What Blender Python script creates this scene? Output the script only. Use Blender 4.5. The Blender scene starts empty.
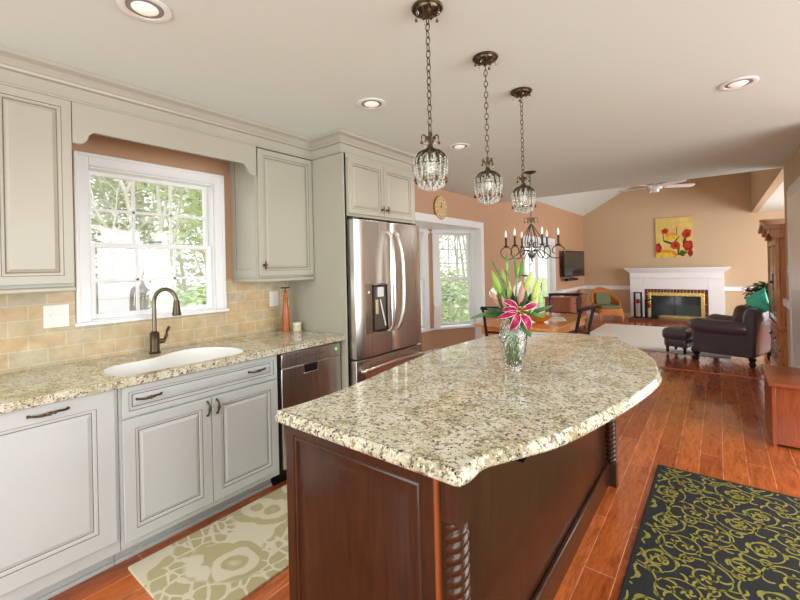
import bpy, math, random
from mathutils import Vector, Matrix
PI = math.pi
random.seed(7)
scn = bpy.context.scene
COL = scn.collection

# ------------------------------------------------------------------ camera
def cam_axes(yaw, pitch, roll):
    cy, sy = math.cos(yaw), math.sin(yaw)
    f = Vector((-sy, cy, 0)); r = Vector((cy, sy, 0)); u = Vector((0, 0, 1))
    cp, sp = math.cos(pitch), math.sin(pitch)
    f2 = f*cp + u*sp; u2 = u*cp - f*sp
    cr, sr = math.cos(roll), math.sin(roll)
    return r*cr + u2*sr, u2*cr - r*sr, f2
cr_, cu_, cf_ = cam_axes(.665, .0015, -.0227)
cd = bpy.data.cameras.new('camera')
cam = bpy.data.objects.new('camera', cd); COL.objects.link(cam)
m = Matrix((cr_, cu_, -cf_)).transposed().to_4x4()
m.translation = Vector((0, 0, 1.405))
cam.matrix_world = m
cd.sensor_width = 36; cd.lens = 405.8/800*36
cd.shift_x = 0; cd.shift_y = -(300-266.5)/800
cd.clip_start = .05; cd.clip_end = 200
scn.camera = cam

# ------------------------------------------------------------------ world, lights, exposure
w = bpy.data.worlds.new('sky'); scn.world = w; w.use_nodes = True
nt = w.node_tree; bg = nt.nodes['Background']
tc = nt.nodes.new('ShaderNodeTexCoord'); sp = nt.nodes.new('ShaderNodeSeparateXYZ')
rp = nt.nodes.new('ShaderNodeValToRGB')
nt.links.new(tc.outputs['Generated'], sp.inputs[0]); nt.links.new(sp.outputs['Z'], rp.inputs[0])
rp.color_ramp.elements[0].position = 0; rp.color_ramp.elements[0].color = (1, 1, .98, 1)
rp.color_ramp.elements[1].position = .6; rp.color_ramp.elements[1].color = (.80, .90, 1, 1)
nt.links.new(rp.outputs[0], bg.inputs['Color']); bg.inputs['Strength'].default_value = 2.15
scn.view_settings.view_transform = 'Standard'; scn.view_settings.look = 'None'
scn.view_settings.exposure = 0.0; scn.view_settings.gamma = 1
scn.view_settings.use_curve_mapping = False
try:
    scn.cycles.use_denoising = True
    scn.cycles.max_bounces = 8; scn.cycles.diffuse_bounces = 4; scn.cycles.glossy_bounces = 4
    scn.cycles.transmission_bounces = 8; scn.cycles.transparent_max_bounces = 12
    scn.cycles.sample_clamp_indirect = 4
except Exception: pass

def area(name, loc, target, sx, sy, energy, color):
    l = bpy.data.lights.new(name, 'AREA'); l.shape = 'RECTANGLE'; l.size = sx; l.size_y = sy
    l.energy = energy; l.color = color
    o = bpy.data.objects.new(name, l); COL.objects.link(o); o.location = loc
    d = Vector(target)-Vector(loc); o.rotation_euler = d.to_track_quat('-Z', 'Y').to_euler()
    return o
# added daylight fill lamps, out of view: behind camera, right of kitchen and family room
area('fill_back', (-.6, -2.35, 1.5), (-.6, 4, 1.3), 3.6, 1.9, 84, (.88, .96, 1))
area('fill_side', (3.35, 2.2, 1.40), (-2.2, 4.6, 1.75), 4.2, 1.8, 165, (.92, .97, 1))
area('fill_family', (3.35, 8.8, 1.35), (-1.8, 7.2, 1.9), 3.0, 1.8, 190, (.93, .97, 1))

def spot(loc, energy, color=(1, .92, .82), size=2.5):
    l = bpy.data.lights.new('can_lamp', 'SPOT'); l.energy = energy; l.color = color
    l.spot_size = size; l.spot_blend = .8; l.shadow_soft_size = .06
    o = bpy.data.objects.new('can_lamp', l); COL.objects.link(o); o.location = loc
    return o

# ------------------------------------------------------------------ constants
W = -2.85           # inner face of the left wall
ZC = 2.415          # flat ceiling
YB = 6.19           # where the flat ceiling ends
YF = 11.7           # far wall
XR = .59            # right wall
F = -2.50           # face of the upper doors
C = -2.21           # face of the base doors

# ------------------------------------------------------------------ helpers
def S(r, g, b):
    def f(c):
        c /= 255.0
        return c/12.92 if c <= .04045 else ((c+.055)/1.055)**2.4
    return (f(r), f(g), f(b), 1)

class MB:
    def __init__(s): s.v = []; s.f = []; s.mi = []; s.cur = 0
    def add(s, vs, fs):
        n = len(s.v); s.v += [tuple(p) for p in vs]
        for f in fs: s.f.append(tuple(i+n for i in f)); s.mi.append(s.cur)
        return s
    def box(s, x0, x1, y0, y1, z0, z1):
        x0, x1 = sorted((x0, x1)); y0, y1 = sorted((y0, y1)); z0, z1 = sorted((z0, z1))
        return s.add([(x0,y0,z0),(x1,y0,z0),(x1,y1,z0),(x0,y1,z0),(x0,y0,z1),(x1,y0,z1),(x1,y1,z1),(x0,y1,z1)],
              [(3,2,1,0),(4,5,6,7),(0,1,5,4),(1,2,6,5),(2,3,7,6),(3,0,4,7)])
    def obox(s, c, sz, M=None):
        M = M or Matrix.Identity(3); c = Vector(c); vs = []
        for dz in (-.5, .5):
            for dx, dy in ((-.5,-.5),(.5,-.5),(.5,.5),(-.5,.5)):
                vs.append(c + M @ Vector((dx*sz[0], dy*sz[1], dz*sz[2])))
        return s.add(vs, [(3,2,1,0),(4,5,6,7),(0,1,5,4),(1,2,6,5),(2,3,7,6),(3,0,4,7)])
    def bar(s, p, q, wd, th, up=(0,0,1)):
        p, q = Vector(p), Vector(q); d = q-p; L = d.length; d.normalize()
        up = Vector(up)
        if abs(d.dot(up)) > .98: up = Vector((1,0,0))
        x = d.cross(up).normalized(); y = x.cross(d)
        M = Matrix((x, y, d)).transposed()
        return s.obox((p+q)/2, (wd, th, L), M)
    def tube(s, pts, r, n=8, closed=False, caps=True):
        pts = [Vector(p) for p in pts]; N = len(pts)
        rs = r if isinstance(r, (list, tuple)) else [r]*N
        prev = None; rings = []
        for i, p in enumerate(pts):
            if closed: t = pts[(i+1) % N]-pts[i-1]
            else: t = pts[min(i+1, N-1)]-pts[max(i-1, 0)]
            if t.length < 1e-9: t = Vector((0,0,1))
            t.normalize()
            if prev is None:
                a = Vector((0,0,1)) if abs(t.z) < .9 else Vector((1,0,0))
                u = t.cross(a).normalized()
            else:
                u = prev - t*prev.dot(t)
                if u.length < 1e-6: u = t.orthogonal()
                u.normalize()
            prev = u; v = t.cross(u)
            rings.append([p+(u*math.cos(2*PI*k/n)+v*math.sin(2*PI*k/n))*rs[i] for k in range(n)])
        vs = [q for rg in rings for q in rg]; fs = []
        M = N if closed else N-1
        for i in range(M):
            j = (i+1) % N
            for k in range(n):
                k2 = (k+1) % n; fs.append((i*n+k, i*n+k2, j*n+k2, j*n+k))
        if caps and not closed:
            fs.append(tuple(range(n-1, -1, -1))); fs.append(tuple((N-1)*n+k for k in range(n)))
        return s.add(vs, fs)
    def cyl(s, p, q, r0, r1=None, n=16): return s.tube([p, q], [r0, r0 if r1 is None else r1], n)
    def lathe(s, c, prof, n=24, sx=1, sy=1, M=None):
        c = Vector(c); vs = []; fs = []
        for r, z in prof:
            for k in range(n):
                p = Vector((r*sx*math.cos(2*PI*k/n), r*sy*math.sin(2*PI*k/n), z))
                vs.append(c + (M @ p if M else p))
        for i in range(len(prof)-1):
            for k in range(n):
                k2 = (k+1) % n; fs.append((i*n+k, i*n+k2, (i+1)*n+k2, (i+1)*n+k))
        if prof[0][0] > 1e-5: fs.append(tuple(range(n-1, -1, -1)))
        if prof[-1][0] > 1e-5: fs.append(tuple((len(prof)-1)*n+k for k in range(n)))
        return s.add(vs, fs)
    def ball(s, c, r, n=10, sz=1, M=None):
        m_ = max(4, n//2+1)
        return s.lathe(c, [(max(r*math.sin(PI*i/m_), 1e-6), -r*sz*math.cos(PI*i/m_)) for i in range(m_+1)], n, M=M)
    def octa(s, c, r, h):
        c = Vector(c); k = 5
        vs = [c+Vector((0,0,h))]+[c+Vector((r*math.cos(2*PI*i/k), r*math.sin(2*PI*i/k), 0)) for i in range(k)]+[c-Vector((0,0,h))]
        return s.add(vs, [(0, 1+i, 1+(i+1) % k) for i in range(k)]+[(k+1, 1+(i+1) % k, 1+i) for i in range(k)])
    def layers(s, poly, lv):
        """poly: outline (x,y) CCW, lv: list of (inset, z) bottom to top; closed solid"""
        N = len(poly); P = [Vector((a, b)) for a, b in poly]; nr = []
        for i in range(N):
            t = (P[(i+1) % N]-P[i-1]).normalized(); nr.append(Vector((-t.y, t.x)))
        vs = []; fs = []
        for ins, z in lv:
            for i in range(N): q = P[i]+nr[i]*ins; vs.append((q.x, q.y, z))
        for l in range(len(lv)-1):
            for i in range(N):
                j = (i+1) % N; fs.append((l*N+i, l*N+j, (l+1)*N+j, (l+1)*N+i))
        fs.append(tuple(range(N-1, -1, -1))); fs.append(tuple((len(lv)-1)*N+i for i in range(N)))
        return s.add(vs, fs)
    def extrude(s, poly, o, U, V, Nn, d):
        """polygon in (u,v) on plane o,U,V extruded along Nn by d"""
        o, U, V, Nn = Vector(o), Vector(U), Vector(V), Vector(Nn); n = len(poly)
        a = [o+U*p[0]+V*p[1] for p in poly]; b = [q+Nn*d for q in a]
        fs = [tuple(range(n-1, -1, -1)), tuple(range(n, 2*n))]
        for i in range(n): j = (i+1) % n; fs.append((i, j, n+j, n+i))
        return s.add(a+b, fs)
    def rings(s, o, U, V, Nn, u0, u1, v0, v1, lv, back=True, mats=None):
        """nested rectangles (inset, depth) on a plane: raised panels, frames"""
        o, U, V, Nn = Vector(o), Vector(U), Vector(V), Vector(Nn); vs = []; n = len(lv)
        for ins, d in lv:
            for u, v in ((u0+ins, v0+ins), (u1-ins, v0+ins), (u1-ins, v1-ins), (u0+ins, v1-ins)):
                vs.append(o+U*u+V*v+Nn*d)
        keep = s.cur; base = len(s.v); s.v += [tuple(p) for p in vs]
        for l in range(n-1):
            s.cur = mats[l] if mats else keep
            for i in range(4):
                j = (i+1) % 4; s.f.append((base+l*4+i, base+l*4+j, base+(l+1)*4+j, base+(l+1)*4+i)); s.mi.append(s.cur)
        s.cur = keep
        s.f.append(tuple(base+(n-1)*4+i for i in range(4))); s.mi.append(s.cur)
        if back: s.f.append(tuple(base+i for i in (3,2,1,0))); s.mi.append(s.cur)
        return s
    def grid(s, fn, nu, nv, closeu=False):
        vs = [fn(i/(nu if closeu else nu-1), j/(nv-1)) for j in range(nv) for i in range(nu)]; fs = []
        for j in range(nv-1):
            for i in range(nu if closeu else nu-1):
                k = (i+1) % nu; fs.append((j*nu+i, j*nu+k, (j+1)*nu+k, (j+1)*nu+i))
        return s.add(vs, fs)
    def xf(s, M):
        s.v = [tuple(M @ Vector(p)) for p in s.v]; return s
    def build(s, name, mat, parent=None, world=None, smooth=True, bevel=0, label=None, angle=.7, recalc=False):
        me = bpy.data.meshes.new(name); me.from_pydata(s.v, [], s.f)
        mats = mat if isinstance(mat, (list, tuple)) else [mat]
        for q in mats: me.materials.append(q)
        me.polygons.foreach_set('material_index', s.mi)
        me.validate(); me.update()
        if recalc or True:
            import bmesh
            b = bmesh.new(); b.from_mesh(me); bmesh.ops.recalc_face_normals(b, faces=b.faces); b.to_mesh(me); b.free()
        if smooth:
            me.shade_smooth(); me.set_sharp_from_angle(angle=angle)
        o = bpy.data.objects.new(name, me); COL.objects.link(o)
        if parent is not None:
            o.parent = parent
            if world is None: world = parent.get('_w', False)
            if world and parent.type == 'EMPTY': o.matrix_parent_inverse = parent['_inv_m'] if False else inv(parent)
        if bevel:
            bm_ = o.modifiers.new('bevel', 'BEVEL'); bm_.width = bevel; bm_.segments = 2; bm_.limit_method = 'ANGLE'; bm_.angle_limit = .6
            bm_.harden_normals = False
        if label: o['label'] = label
        return o

WORLD = set()
def inv(o):
    M = Matrix.Translation(o.location) @ o.rotation_euler.to_matrix().to_4x4()
    return M.inverted()
def tag(o, label, cat, group=None):
    o['label'] = label; o['category'] = cat
    if group: o['group'] = group
    return o
def thing(name, label, cat, loc=(0,0,0), rz=0, group=None, local=False):
    o = bpy.data.objects.new(name, None); COL.objects.link(o); o.empty_display_size = .05
    o.location = loc; o.rotation_euler = (0, 0, rz); tag(o, label, cat, group)
    if not local: WORLD.add(o.name)
    return o
_b0 = MB.build
def _build(s, name, mat, parent=None, **k):
    k['world'] = parent is not None and parent.name in WORLD
    return _b0(s, name, mat, parent, **k)
MB.build = _build
def copy_tree(o, loc=None, rz=None, label=None, parent=None):
    c = o.copy(); COL.objects.link(c)
    if parent is not None: c.parent = parent
    for ch in list(o.children): copy_tree(ch, parent=c)
    if loc is not None: c.location = loc
    if rz is not None: c.rotation_euler = (0, 0, rz)
    if label: c['label'] = label
    return c
def struct(mb, name, mat, parent=None, **k):
    o = mb.build(name, mat, parent, **k)
    if parent is None: o['kind'] = 'structure'
    return o
def spl(pts, n=8, closed=False):
    P = [Vector(p) for p in pts]; N = len(P); out = []
    for i in range(N if closed else N-1):
        if closed: a, b, c, d = P[i-1], P[i], P[(i+1) % N], P[(i+2) % N]
        else: a, b, c, d = P[max(i-1,0)], P[i], P[i+1], P[min(i+2,N-1)]
        for k in range(n):
            t = k/n
            out.append(.5*((2*b)+(c-a)*t+(2*a-5*b+4*c-d)*t*t+(3*b-a-3*c+d)*t**3))
    if not closed: out.append(P[-1])
    return out

# ------------------------------------------------------------------ materials
def mat(name, col, rough=.5, metal=0, spec=.5, coat=0, trans=0, ior=1.45, emit=0, alpha=1, bump=0, bscale=60, var=0, vscale=4, sub=0, aniso=0):
    m_ = bpy.data.materials.new(name); m_.use_nodes = True; n = m_.node_tree; b = n.nodes['Principled BSDF']
    b.inputs['Base Color'].default_value = col; b.inputs['Roughness'].default_value = rough
    b.inputs['Metallic'].default_value = metal; b.inputs['Specular IOR Level'].default_value = spec
    b.inputs['Coat Weight'].default_value = coat; b.inputs['Coat Roughness'].default_value = .05
    b.inputs['Transmission Weight'].default_value = trans; b.inputs['IOR'].default_value = ior
    b.inputs['Alpha'].default_value = alpha
    if emit: b.inputs['Emission Color'].default_value = col; b.inputs['Emission Strength'].default_value = emit
    if bump or var:
        t = n.nodes.new('ShaderNodeTexCoord'); nz = n.nodes.new('ShaderNodeTexNoise'); nz.inputs['Scale'].default_value = bscale
        nz.inputs['Detail'].default_value = 4
        n.links.new(t.outputs['Object'], nz.inputs['Vector'])
        if bump:
            bp = n.nodes.new('ShaderNodeBump'); bp.inputs['Strength'].default_value = bump; bp.inputs['Distance'].default_value = .005
            n.links.new(nz.outputs['Fac'], bp.inputs['Height']); n.links.new(bp.outputs['Normal'], b.inputs['Normal'])
        if var:
            n2 = n.nodes.new('ShaderNodeTexNoise'); n2.inputs['Scale'].default_value = vscale; n2.inputs['Detail'].default_value = 6
            n.links.new(t.outputs['Object'], n2.inputs['Vector'])
            r = n.nodes.new('ShaderNodeValToRGB'); e = r.color_ramp.elements
            e[0].position = .3; e[1].position = .7
            e[0].color = tuple(c*(1-var) for c in col[:3])+(1,); e[1].color = tuple(min(1, c*(1+var)) for c in col[:3])+(1,)
            n.links.new(n2.outputs['Fac'], r.inputs[0]); n.links.new(r.outputs[0], b.inputs['Base Color'])
    return m_

def nodes(m_): return m_.node_tree, m_.node_tree.nodes['Principled BSDF']
def N_(n, t, **k):
    x = n.nodes.new(t)
    for a, b in k.items(): setattr(x, a, b)
    return x
def ramp(n, stops, src=None, interp='LINEAR'):
    r = n.nodes.new('ShaderNodeValToRGB'); r.color_ramp.interpolation = interp; e = r.color_ramp.elements
    while len(e) < len(stops): e.new(.5)
    for i, (p, c) in enumerate(stops): e[i].position = p; e[i].color = c if len(c) == 4 else tuple(c)+(1,)
    if src: n.links.new(src, r.inputs[0])
    return r
def mix(n, fac, a, b, mode='MIX'):
    x = n.nodes.new('ShaderNodeMix'); x.data_type = 'RGBA'; x.blend_type = mode
    for s, v in ((0, fac), (6, a), (7, b)):
        if hasattr(v, 'is_linked') or hasattr(v, 'links'): n.links.new(v, x.inputs[s])
        else: x.inputs[s].default_value = v
    return x.outputs[2]
def noise(n, scale, detail=4, vec=None, dist=0, rough=.5):
    x = n.nodes.new('ShaderNodeTexNoise'); x.inputs['Scale'].default_value = scale; x.inputs['Detail'].default_value = detail
    x.inputs['Distortion'].default_value = dist; x.inputs['Roughness'].default_value = rough
    if vec: n.links.new(vec, x.inputs['Vector'])
    return x.outputs['Fac']
def mapped(n, scale=(1,1,1), rot=(0,0,0)):
    t = n.nodes.new('ShaderNodeTexCoord'); mp = n.nodes.new('ShaderNodeMapping')
    mp.inputs['Scale'].default_value = scale; mp.inputs['Rotation'].default_value = rot
    n.links.new(t.outputs['Object'], mp.inputs[0]); return mp.outputs[0]
def swiz(n, order):
    t = n.nodes.new('ShaderNodeTexCoord'); s = n.nodes.new('ShaderNodeSeparateXYZ'); c = n.nodes.new('ShaderNodeCombineXYZ')
    n.links.new(t.outputs['Object'], s.inputs[0])
    for i, ax in enumerate(order): n.links.new(s.outputs[ax], c.inputs[i])
    return c.outputs[0]
def bumpit(n, b, src, st=.3, d=.003):
    bp = n.nodes.new('ShaderNodeBump'); bp.inputs['Strength'].default_value = st; bp.inputs['Distance'].default_value = d
    n.links.new(src, bp.inputs['Height']); n.links.new(bp.outputs[0], b.inputs['Normal'])

def wood(name, c1, c2, rough=.35, scale=(3, 3, .35), coat=.2, grain=14, rot=(0,0,0)):
    m_ = mat(name, c1, rough, coat=coat); n, b = nodes(m_); v = mapped(n, scale, rot)
    f = noise(n, grain, 6, v, 1.2, .6); r = ramp(n, [(.3, c2), (.7, c1)], f)
    f2 = noise(n, grain*.15, 2, v); r2 = ramp(n, [(.3, (.75,.75,.75)), (.7, (1.1,1.1,1.1))], f2)
    n.links.new(mix(n, 1.0, r.outputs[0], r2.outputs[0], 'MULTIPLY'), b.inputs['Base Color']); bumpit(n, b, f, .08, .002)
    return m_

M_cab = mat('greige painted wood', S(176, 172, 156), .38, coat=.1, var=.03, vscale=2)
M_cabL = mat('pale painted base wood', S(207, 214, 212), .36, coat=.15, var=.03, vscale=2)
M_glaze = mat('brown glaze in grooves', S(118, 104, 84), .5)
M_white = mat('white semi gloss trim', S(240, 240, 240), .3)
M_wallO = mat('terracotta tan wall paint', S(198, 156, 124), .75, bump=.05, bscale=200)
M_wallB = mat('warm beige wall paint', S(206, 180, 148), .75, bump=.05, bscale=200)
M_ceil = mat('ceiling paint', S(224, 232, 226), .9, bump=.04, bscale=150)
M_bronze = mat('dark bronze', S(92, 80, 62), .35, metal=.9)
M_black = mat('matte black', S(22, 20, 20), .45)
M_blackM = mat('black iron', S(28, 26, 26), .4, metal=.5)
M_glassC = mat('clear crystal', (1, 1, 1, 1), .02, trans=1, ior=1.5)
M_bead = mat('milky crystal beads', S(236, 240, 232), .12, trans=.45, ior=1.5, coat=.5)
M_pane = mat('window pane', (1, 1, 1, 1), 0, trans=1, ior=1.0, spec=.2)
_n = M_pane.node_tree; _o = [q for q in _n.nodes if q.type == 'OUTPUT_MATERIAL'][0]
_t = _n.nodes.new('ShaderNodeBsdfTransparent'); _g = _n.nodes.new('ShaderNodeBsdfGlossy'); _g.inputs['Roughness'].default_value = .02
_x = _n.nodes.new('ShaderNodeMixShader'); _x.inputs[0].default_value = .05
_n.links.new(_t.outputs[0], _x.inputs[1]); _n.links.new(_g.outputs[0], _x.inputs[2]); _n.links.new(_x.outputs[0], _o.inputs['Surface'])
M_amber = mat('amber glass', S(128, 84, 40), .12, trans=.3)
M_plate = mat('white plastic plate', S(238, 236, 230), .35)
M_porc = mat('white porcelain', S(245, 245, 243), .12, coat=.5)
M_drain = mat('dark gap', S(25, 24, 24), .6)

def m_steel():
    m_ = mat('brushed stainless steel', S(220, 215, 208), .26, metal=1); n, b = nodes(m_)
    v = mapped(n, (400, 400, 2)); f = noise(n, 1, 3, v)
    r = ramp(n, [(.3, (.26,)*3), (.7, (.36,)*3)], f); n.links.new(r.outputs[0], b.inputs['Roughness'])
    bumpit(n, b, f, .03, .0005)
    return m_
M_steel = m_steel()
M_steelD = mat('grey steel side', S(120, 122, 124), .35, metal=.8)

def m_granite():
    m_ = mat('speckled cream granite', S(200, 190, 160), .07, coat=.3); n, b = nodes(m_)
    v = mapped(n)
    big = noise(n, 9, 5, v, .8, .6)
    c = ramp(n, [(.32, S(156, 148, 108)), (.45, S(196, 192, 162)), (.6, S(222, 219, 200)), (.72, S(184, 180, 152))], big).outputs[0]
    n1 = noise(n, 48, 3, v, .6, .65); k1 = ramp(n, [(.55, (0,0,0)), (.61, (1,1,1))], n1).outputs[0]
    c = mix(n, k1, c, S(150, 138, 104))
    n2 = noise(n, 75, 2, v, .4, .6); k2 = ramp(n, [(.57, (0,0,0)), (.615, (1,1,1))], n2).outputs[0]
    c = mix(n, k2, c, S(112, 106, 98))
    vo = N_(n, 'ShaderNodeTexVoronoi'); vo.inputs['Scale'].default_value = 74; n.links.new(v, vo.inputs['Vector'])
    n3 = noise(n, 12, 3, v)
    th = n.nodes.new('ShaderNodeMath'); th.operation = 'MULTIPLY'; n.links.new(n3, th.inputs[0]); th.inputs[1].default_value = .50
    lt = n.nodes.new('ShaderNodeMath'); lt.operation = 'LESS_THAN'; n.links.new(vo.outputs['Distance'], lt.inputs[0]); n.links.new(th.outputs[0], lt.inputs[1])
    nn = noise(n, 40, 2, v); k4 = ramp(n, [(.48, (0,0,0)), (.52, (1,1,1))], nn).outputs[0]
    f = mix(n, 1.0, lt.outputs[0], k4, 'MULTIPLY')
    c = mix(n, f, c, S(46, 44, 44))
    n5 = noise(n, 110, 2, v); k5 = ramp(n, [(.60, (0,0,0)), (.65, (1,1,1))], n5).outputs[0]
    c = mix(n, k5, c, S(236, 232, 220))
    n.links.new(c, b.inputs['Base Color'])
    return m_
M_granite = m_granite()

def m_floor():
    m_ = mat('red brown plank floor', S(180, 85, 38), .2, coat=.35); n, b = nodes(m_)
    v = swiz(n, ('Y', 'X', 'Z'))
    br = N_(n, 'ShaderNodeTexBrick'); br.offset = .37; br.offset_frequency = 2
    n.links.new(v, br.inputs['Vector']); br.inputs['Scale'].default_value = 1
    br.inputs['Brick Width'].default_value = 1.22; br.inputs['Row Height'].default_value = .1285
    br.inputs['Mortar Size'].default_value = .0022; br.inputs['Mortar Smooth'].default_value = .3
    br.inputs['Color1'].default_value = S(204, 110, 54); br.inputs['Color2'].default_value = S(160, 78, 36)
    br.inputs['Mortar'].default_value = S(226, 156, 112)  # lighter seams paint in the highlight along the plank bevels
    mp = mapped(n, (6, .9, 1)); g = noise(n, 3.2, 6, mp, 1.6, .62)
    gr = ramp(n, [(.3, (.55,.5,.45)), (.5, (1,1,1)), (.72, (1.25,1.3,1.35))], g).outputs[0]
    c = mix(n, 1.0, br.outputs['Color'], gr, 'MULTIPLY')
    g2 = noise(n, 26, 3, mapped(n, (5, .6, 1)), .6); gr2 = ramp(n, [(.35, (.82,.8,.78)), (.6, (1.05,)*3)], g2).outputs[0]
    c = mix(n, 1.0, c, gr2, 'MULTIPLY')
    n.links.new(c, b.inputs['Base Color']); bumpit(n, b, g, .12, .004)
    return m_
M_floor = m_floor()

def m_tile():
    m_ = mat('tumbled travertine subway tile', S(205, 180, 135), .45); n, b = nodes(m_)
    v = swiz(n, ('Y', 'Z', 'X'))
    br = N_(n, 'ShaderNodeTexBrick'); br.offset = .5; n.links.new(v, br.inputs['Vector'])
    br.inputs['Scale'].default_value = 1; br.inputs['Brick Width'].default_value = .155; br.inputs['Row Height'].default_value = .078
    br.inputs['Mortar Size'].default_value = .0036; br.inputs['Mortar Smooth'].default_value = .2
    br.inputs['Color1'].default_value = S(212, 182, 136); br.inputs['Color2'].default_value = S(198, 186, 160)
    br.inputs['Mortar'].default_value = S(214, 204, 180)
    g = noise(n, 14, 5, v, .5); gr = ramp(n, [(.3, (.82,.80,.76)), (.7, (1.08,1.08,1.06))], g).outputs[0]
    n.links.new(mix(n, 1.0, br.outputs['Color'], gr, 'MULTIPLY'), b.inputs['Base Color'])
    inv_ = n.nodes.new('ShaderNodeMath'); inv_.operation = 'SUBTRACT'; inv_.inputs[0].default_value = 1; n.links.new(br.outputs['Fac'], inv_.inputs[1])
    bumpit(n, b, inv_.outputs[0], .5, .002)
    return m_
M_tile = m_tile()

M_island = wood('dark cherry island wood', S(74, 40, 20), S(48, 26, 13), .3, (2.5, 2.5, .25), .15)
M_oak = wood('honey oak', S(236, 160, 84), S(214, 132, 60), .25, (3, .5, 3), .4)
M_armo = wood('reddish carved wood', S(208, 142, 84), S(160, 96, 52), .35)
M_bench = wood('red brown bench wood', S(176, 90, 50), S(150, 66, 34), .3)
M_desk = wood('brick brown desk wood', S(168, 98, 64), S(140, 76, 48), .45)
M_leather = mat('dark brown leather', S(84, 76, 84), .30, coat=.4, bump=.25, bscale=90)
M_leather2 = mat('brown cushion leather', S(78, 60, 52), .38, bump=.25, bscale=90)
M_teal = mat('teal fabric', S(84, 206, 178), .8, bump=.4, bscale=260, var=.15, vscale=40)
M_wick = mat('honey wicker', S(196, 120, 48), .6, bump=.9, bscale=160, var=.25, vscale=60)
M_greenc = mat('grey green cushion', S(112, 118, 88), .85)
M_leaf = mat('plant leaf', S(74, 112, 44), .45, var=.3, vscale=30)
M_leafD = mat('dark plant leaf', S(46, 78, 30), .5, var=.3, vscale=30)

# ================================================================== STRUCTURE
def wall_with_holes(y0, y1, z0, z1, holes, x0, x1, mb):
    """wall in the Y-Z plane with rectangular holes (ya, yb, za, zb), sorted in Y and disjoint"""
    y = y0
    for ya, yb, za, zb in sorted(holes):
        if ya > y: mb.box(x0, x1, y, ya, z0, z1)
        if za > z0: mb.box(x0, x1, ya, yb, z0, za)
        if zb < z1: mb.box(x0, x1, ya, yb, zb, z1)
        y = yb
    if y < y1: mb.box(x0, x1, y, y1, z0, z1)
struct(MB().box(-3.9, 3.5, -2.6, YF+.1, -.06, 0), 'floor', M_floor, smooth=False)
struct(MB().box(-2.97, 3.5, -2.6, YB, ZC, ZC+.14), 'ceiling', M_ceil, smooth=False)
KW = (.737, 1.475, 1.133, 2.03)        # kitchen window hole
BAY = (2.98, 5.68, 0, 1.975)
DOOR = (7.42, 9.10, 0, 1.86)
mb = MB(); wall_with_holes(-2.6, YF, 0, 2.72, [KW, BAY, DOOR], W-.14, W, mb)
struct(mb, 'wall_left', M_wallO, smooth=False)
struct(MB().box(W-.14, 3.5, YF, YF+.12, 0, 4.3), 'wall_far', M_wallB, smooth=False)
# right wall of the kitchen end with its doorway
mb = MB(); wall_with_holes(4.2, YB, 0, ZC, [(4.86, 5.68, 0, 2.02)], XR, XR+.12, mb)
struct(mb, 'wall_right', M_wallB, smooth=False)
struct(MB().box(XR, XR+.10, YB, YF, ZC, 4.2), 'wall_upper', M_wallB, smooth=False)
struct(MB().box(W-.1, XR+.1, YB-.1, YB-.02, ZC+.14, 4.2), 'wall_gable', M_wallB, smooth=False)
struct(MB().box(XR+.10, 3.5, YB, YF, ZC, ZC+.1), 'ceiling_low', M_ceil, smooth=False)
mb = MB()
zl = 2.66
mb.extrude([(W-.02, zl), (-.3, zl+.555*2.53), (XR+.1, zl+.555*2.53-.4), (XR+.1, zl+.555*2.53-.3), (-.3, zl+.555*2.53+.1), (W-.02, zl+.1)], (0, YB-.1, 0), (1,0,0), (0,0,1), (0,1,0), YF-YB+.1)
struct(mb, 'ceiling_vault', M_ceil, smooth=False)
# back and outer right walls with wide window openings (behind the camera)
mb = MB()
mb.box(W-.14, -2.5, -2.6, -2.48, 0, ZC).box(1.3, 3.5, -2.6, -2.48, 0, ZC).box(-2.5, 1.3, -2.6, -2.48, 0, .5).box(-2.5, 1.3, -2.6, -2.48, 2.3, ZC)
struct(mb, 'wall_back', M_wallB, smooth=False)
mb = MB(); wall_with_holes(-2.6, YF, 0, ZC+.05, [(-.4, 4.4, .4, 2.3), (7.2, 10.4, .4, 2.3)], 3.4, 3.5, mb)
struct(mb, 'wall_outer', M_wallB, smooth=False)

# floor transition strip
struct(MB().box(W, XR, 6.30, 6.36, -.001, .006), 'trim_1', mat('threshold wood', S(206, 112, 62), .3), bevel=.002)
# baseboards and chair rails
mb = MB().box(W, W+.015, 5.72, 7.30, 0, .12).box(W, W+.015, 9.22, YF, 0, .12)
struct(mb, 'baseboard_left', M_white, bevel=.004)
mb = MB().box(W, -1.76, YF-.015, YF, 0, .11).box(.10, 3.4, YF-.015, YF, 0, .11)
struct(mb, 'baseboard_far', M_white, bevel=.004)
mb = MB().box(W, -1.76, YF-.03, YF, .70, .80).box(.10, 3.4, YF-.03, YF, .70, .80)
struct(mb, 'trim_2', M_white, bevel=.008)
mb = MB().box(W, W+.03, 9.22, YF-.03, .72, .80)
struct(mb, 'trim_3', M_white, bevel=.008)
mb = MB().box(XR-.03, XR, 5.80, YB+.02, .88, .96).box(XR-.015, XR, 5.80, YB+.01, 0, .12)
mb.box(XR-.03, XR+.12, YB, YB+.03, .88, .96)
struct(mb, 'trim_4', M_white, bevel=.006)
# doorway casing and a white panel door in the right wall
d = struct(MB().box(XR-.02, XR+.02, 5.68, 5.80, 0, 2.10).box(XR-.02, XR+.02, 4.74, 4.86, 0, 2.10).box(XR-.02, XR+.02, 4.86, 5.68, 2.02, 2.12), 'door_2', M_white, bevel=.006)
MB().box(XR-.016, XR+.03, 4.861, 5.679, .005, 2.019).build('door_panel', M_white, d, bevel=.002)

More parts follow.
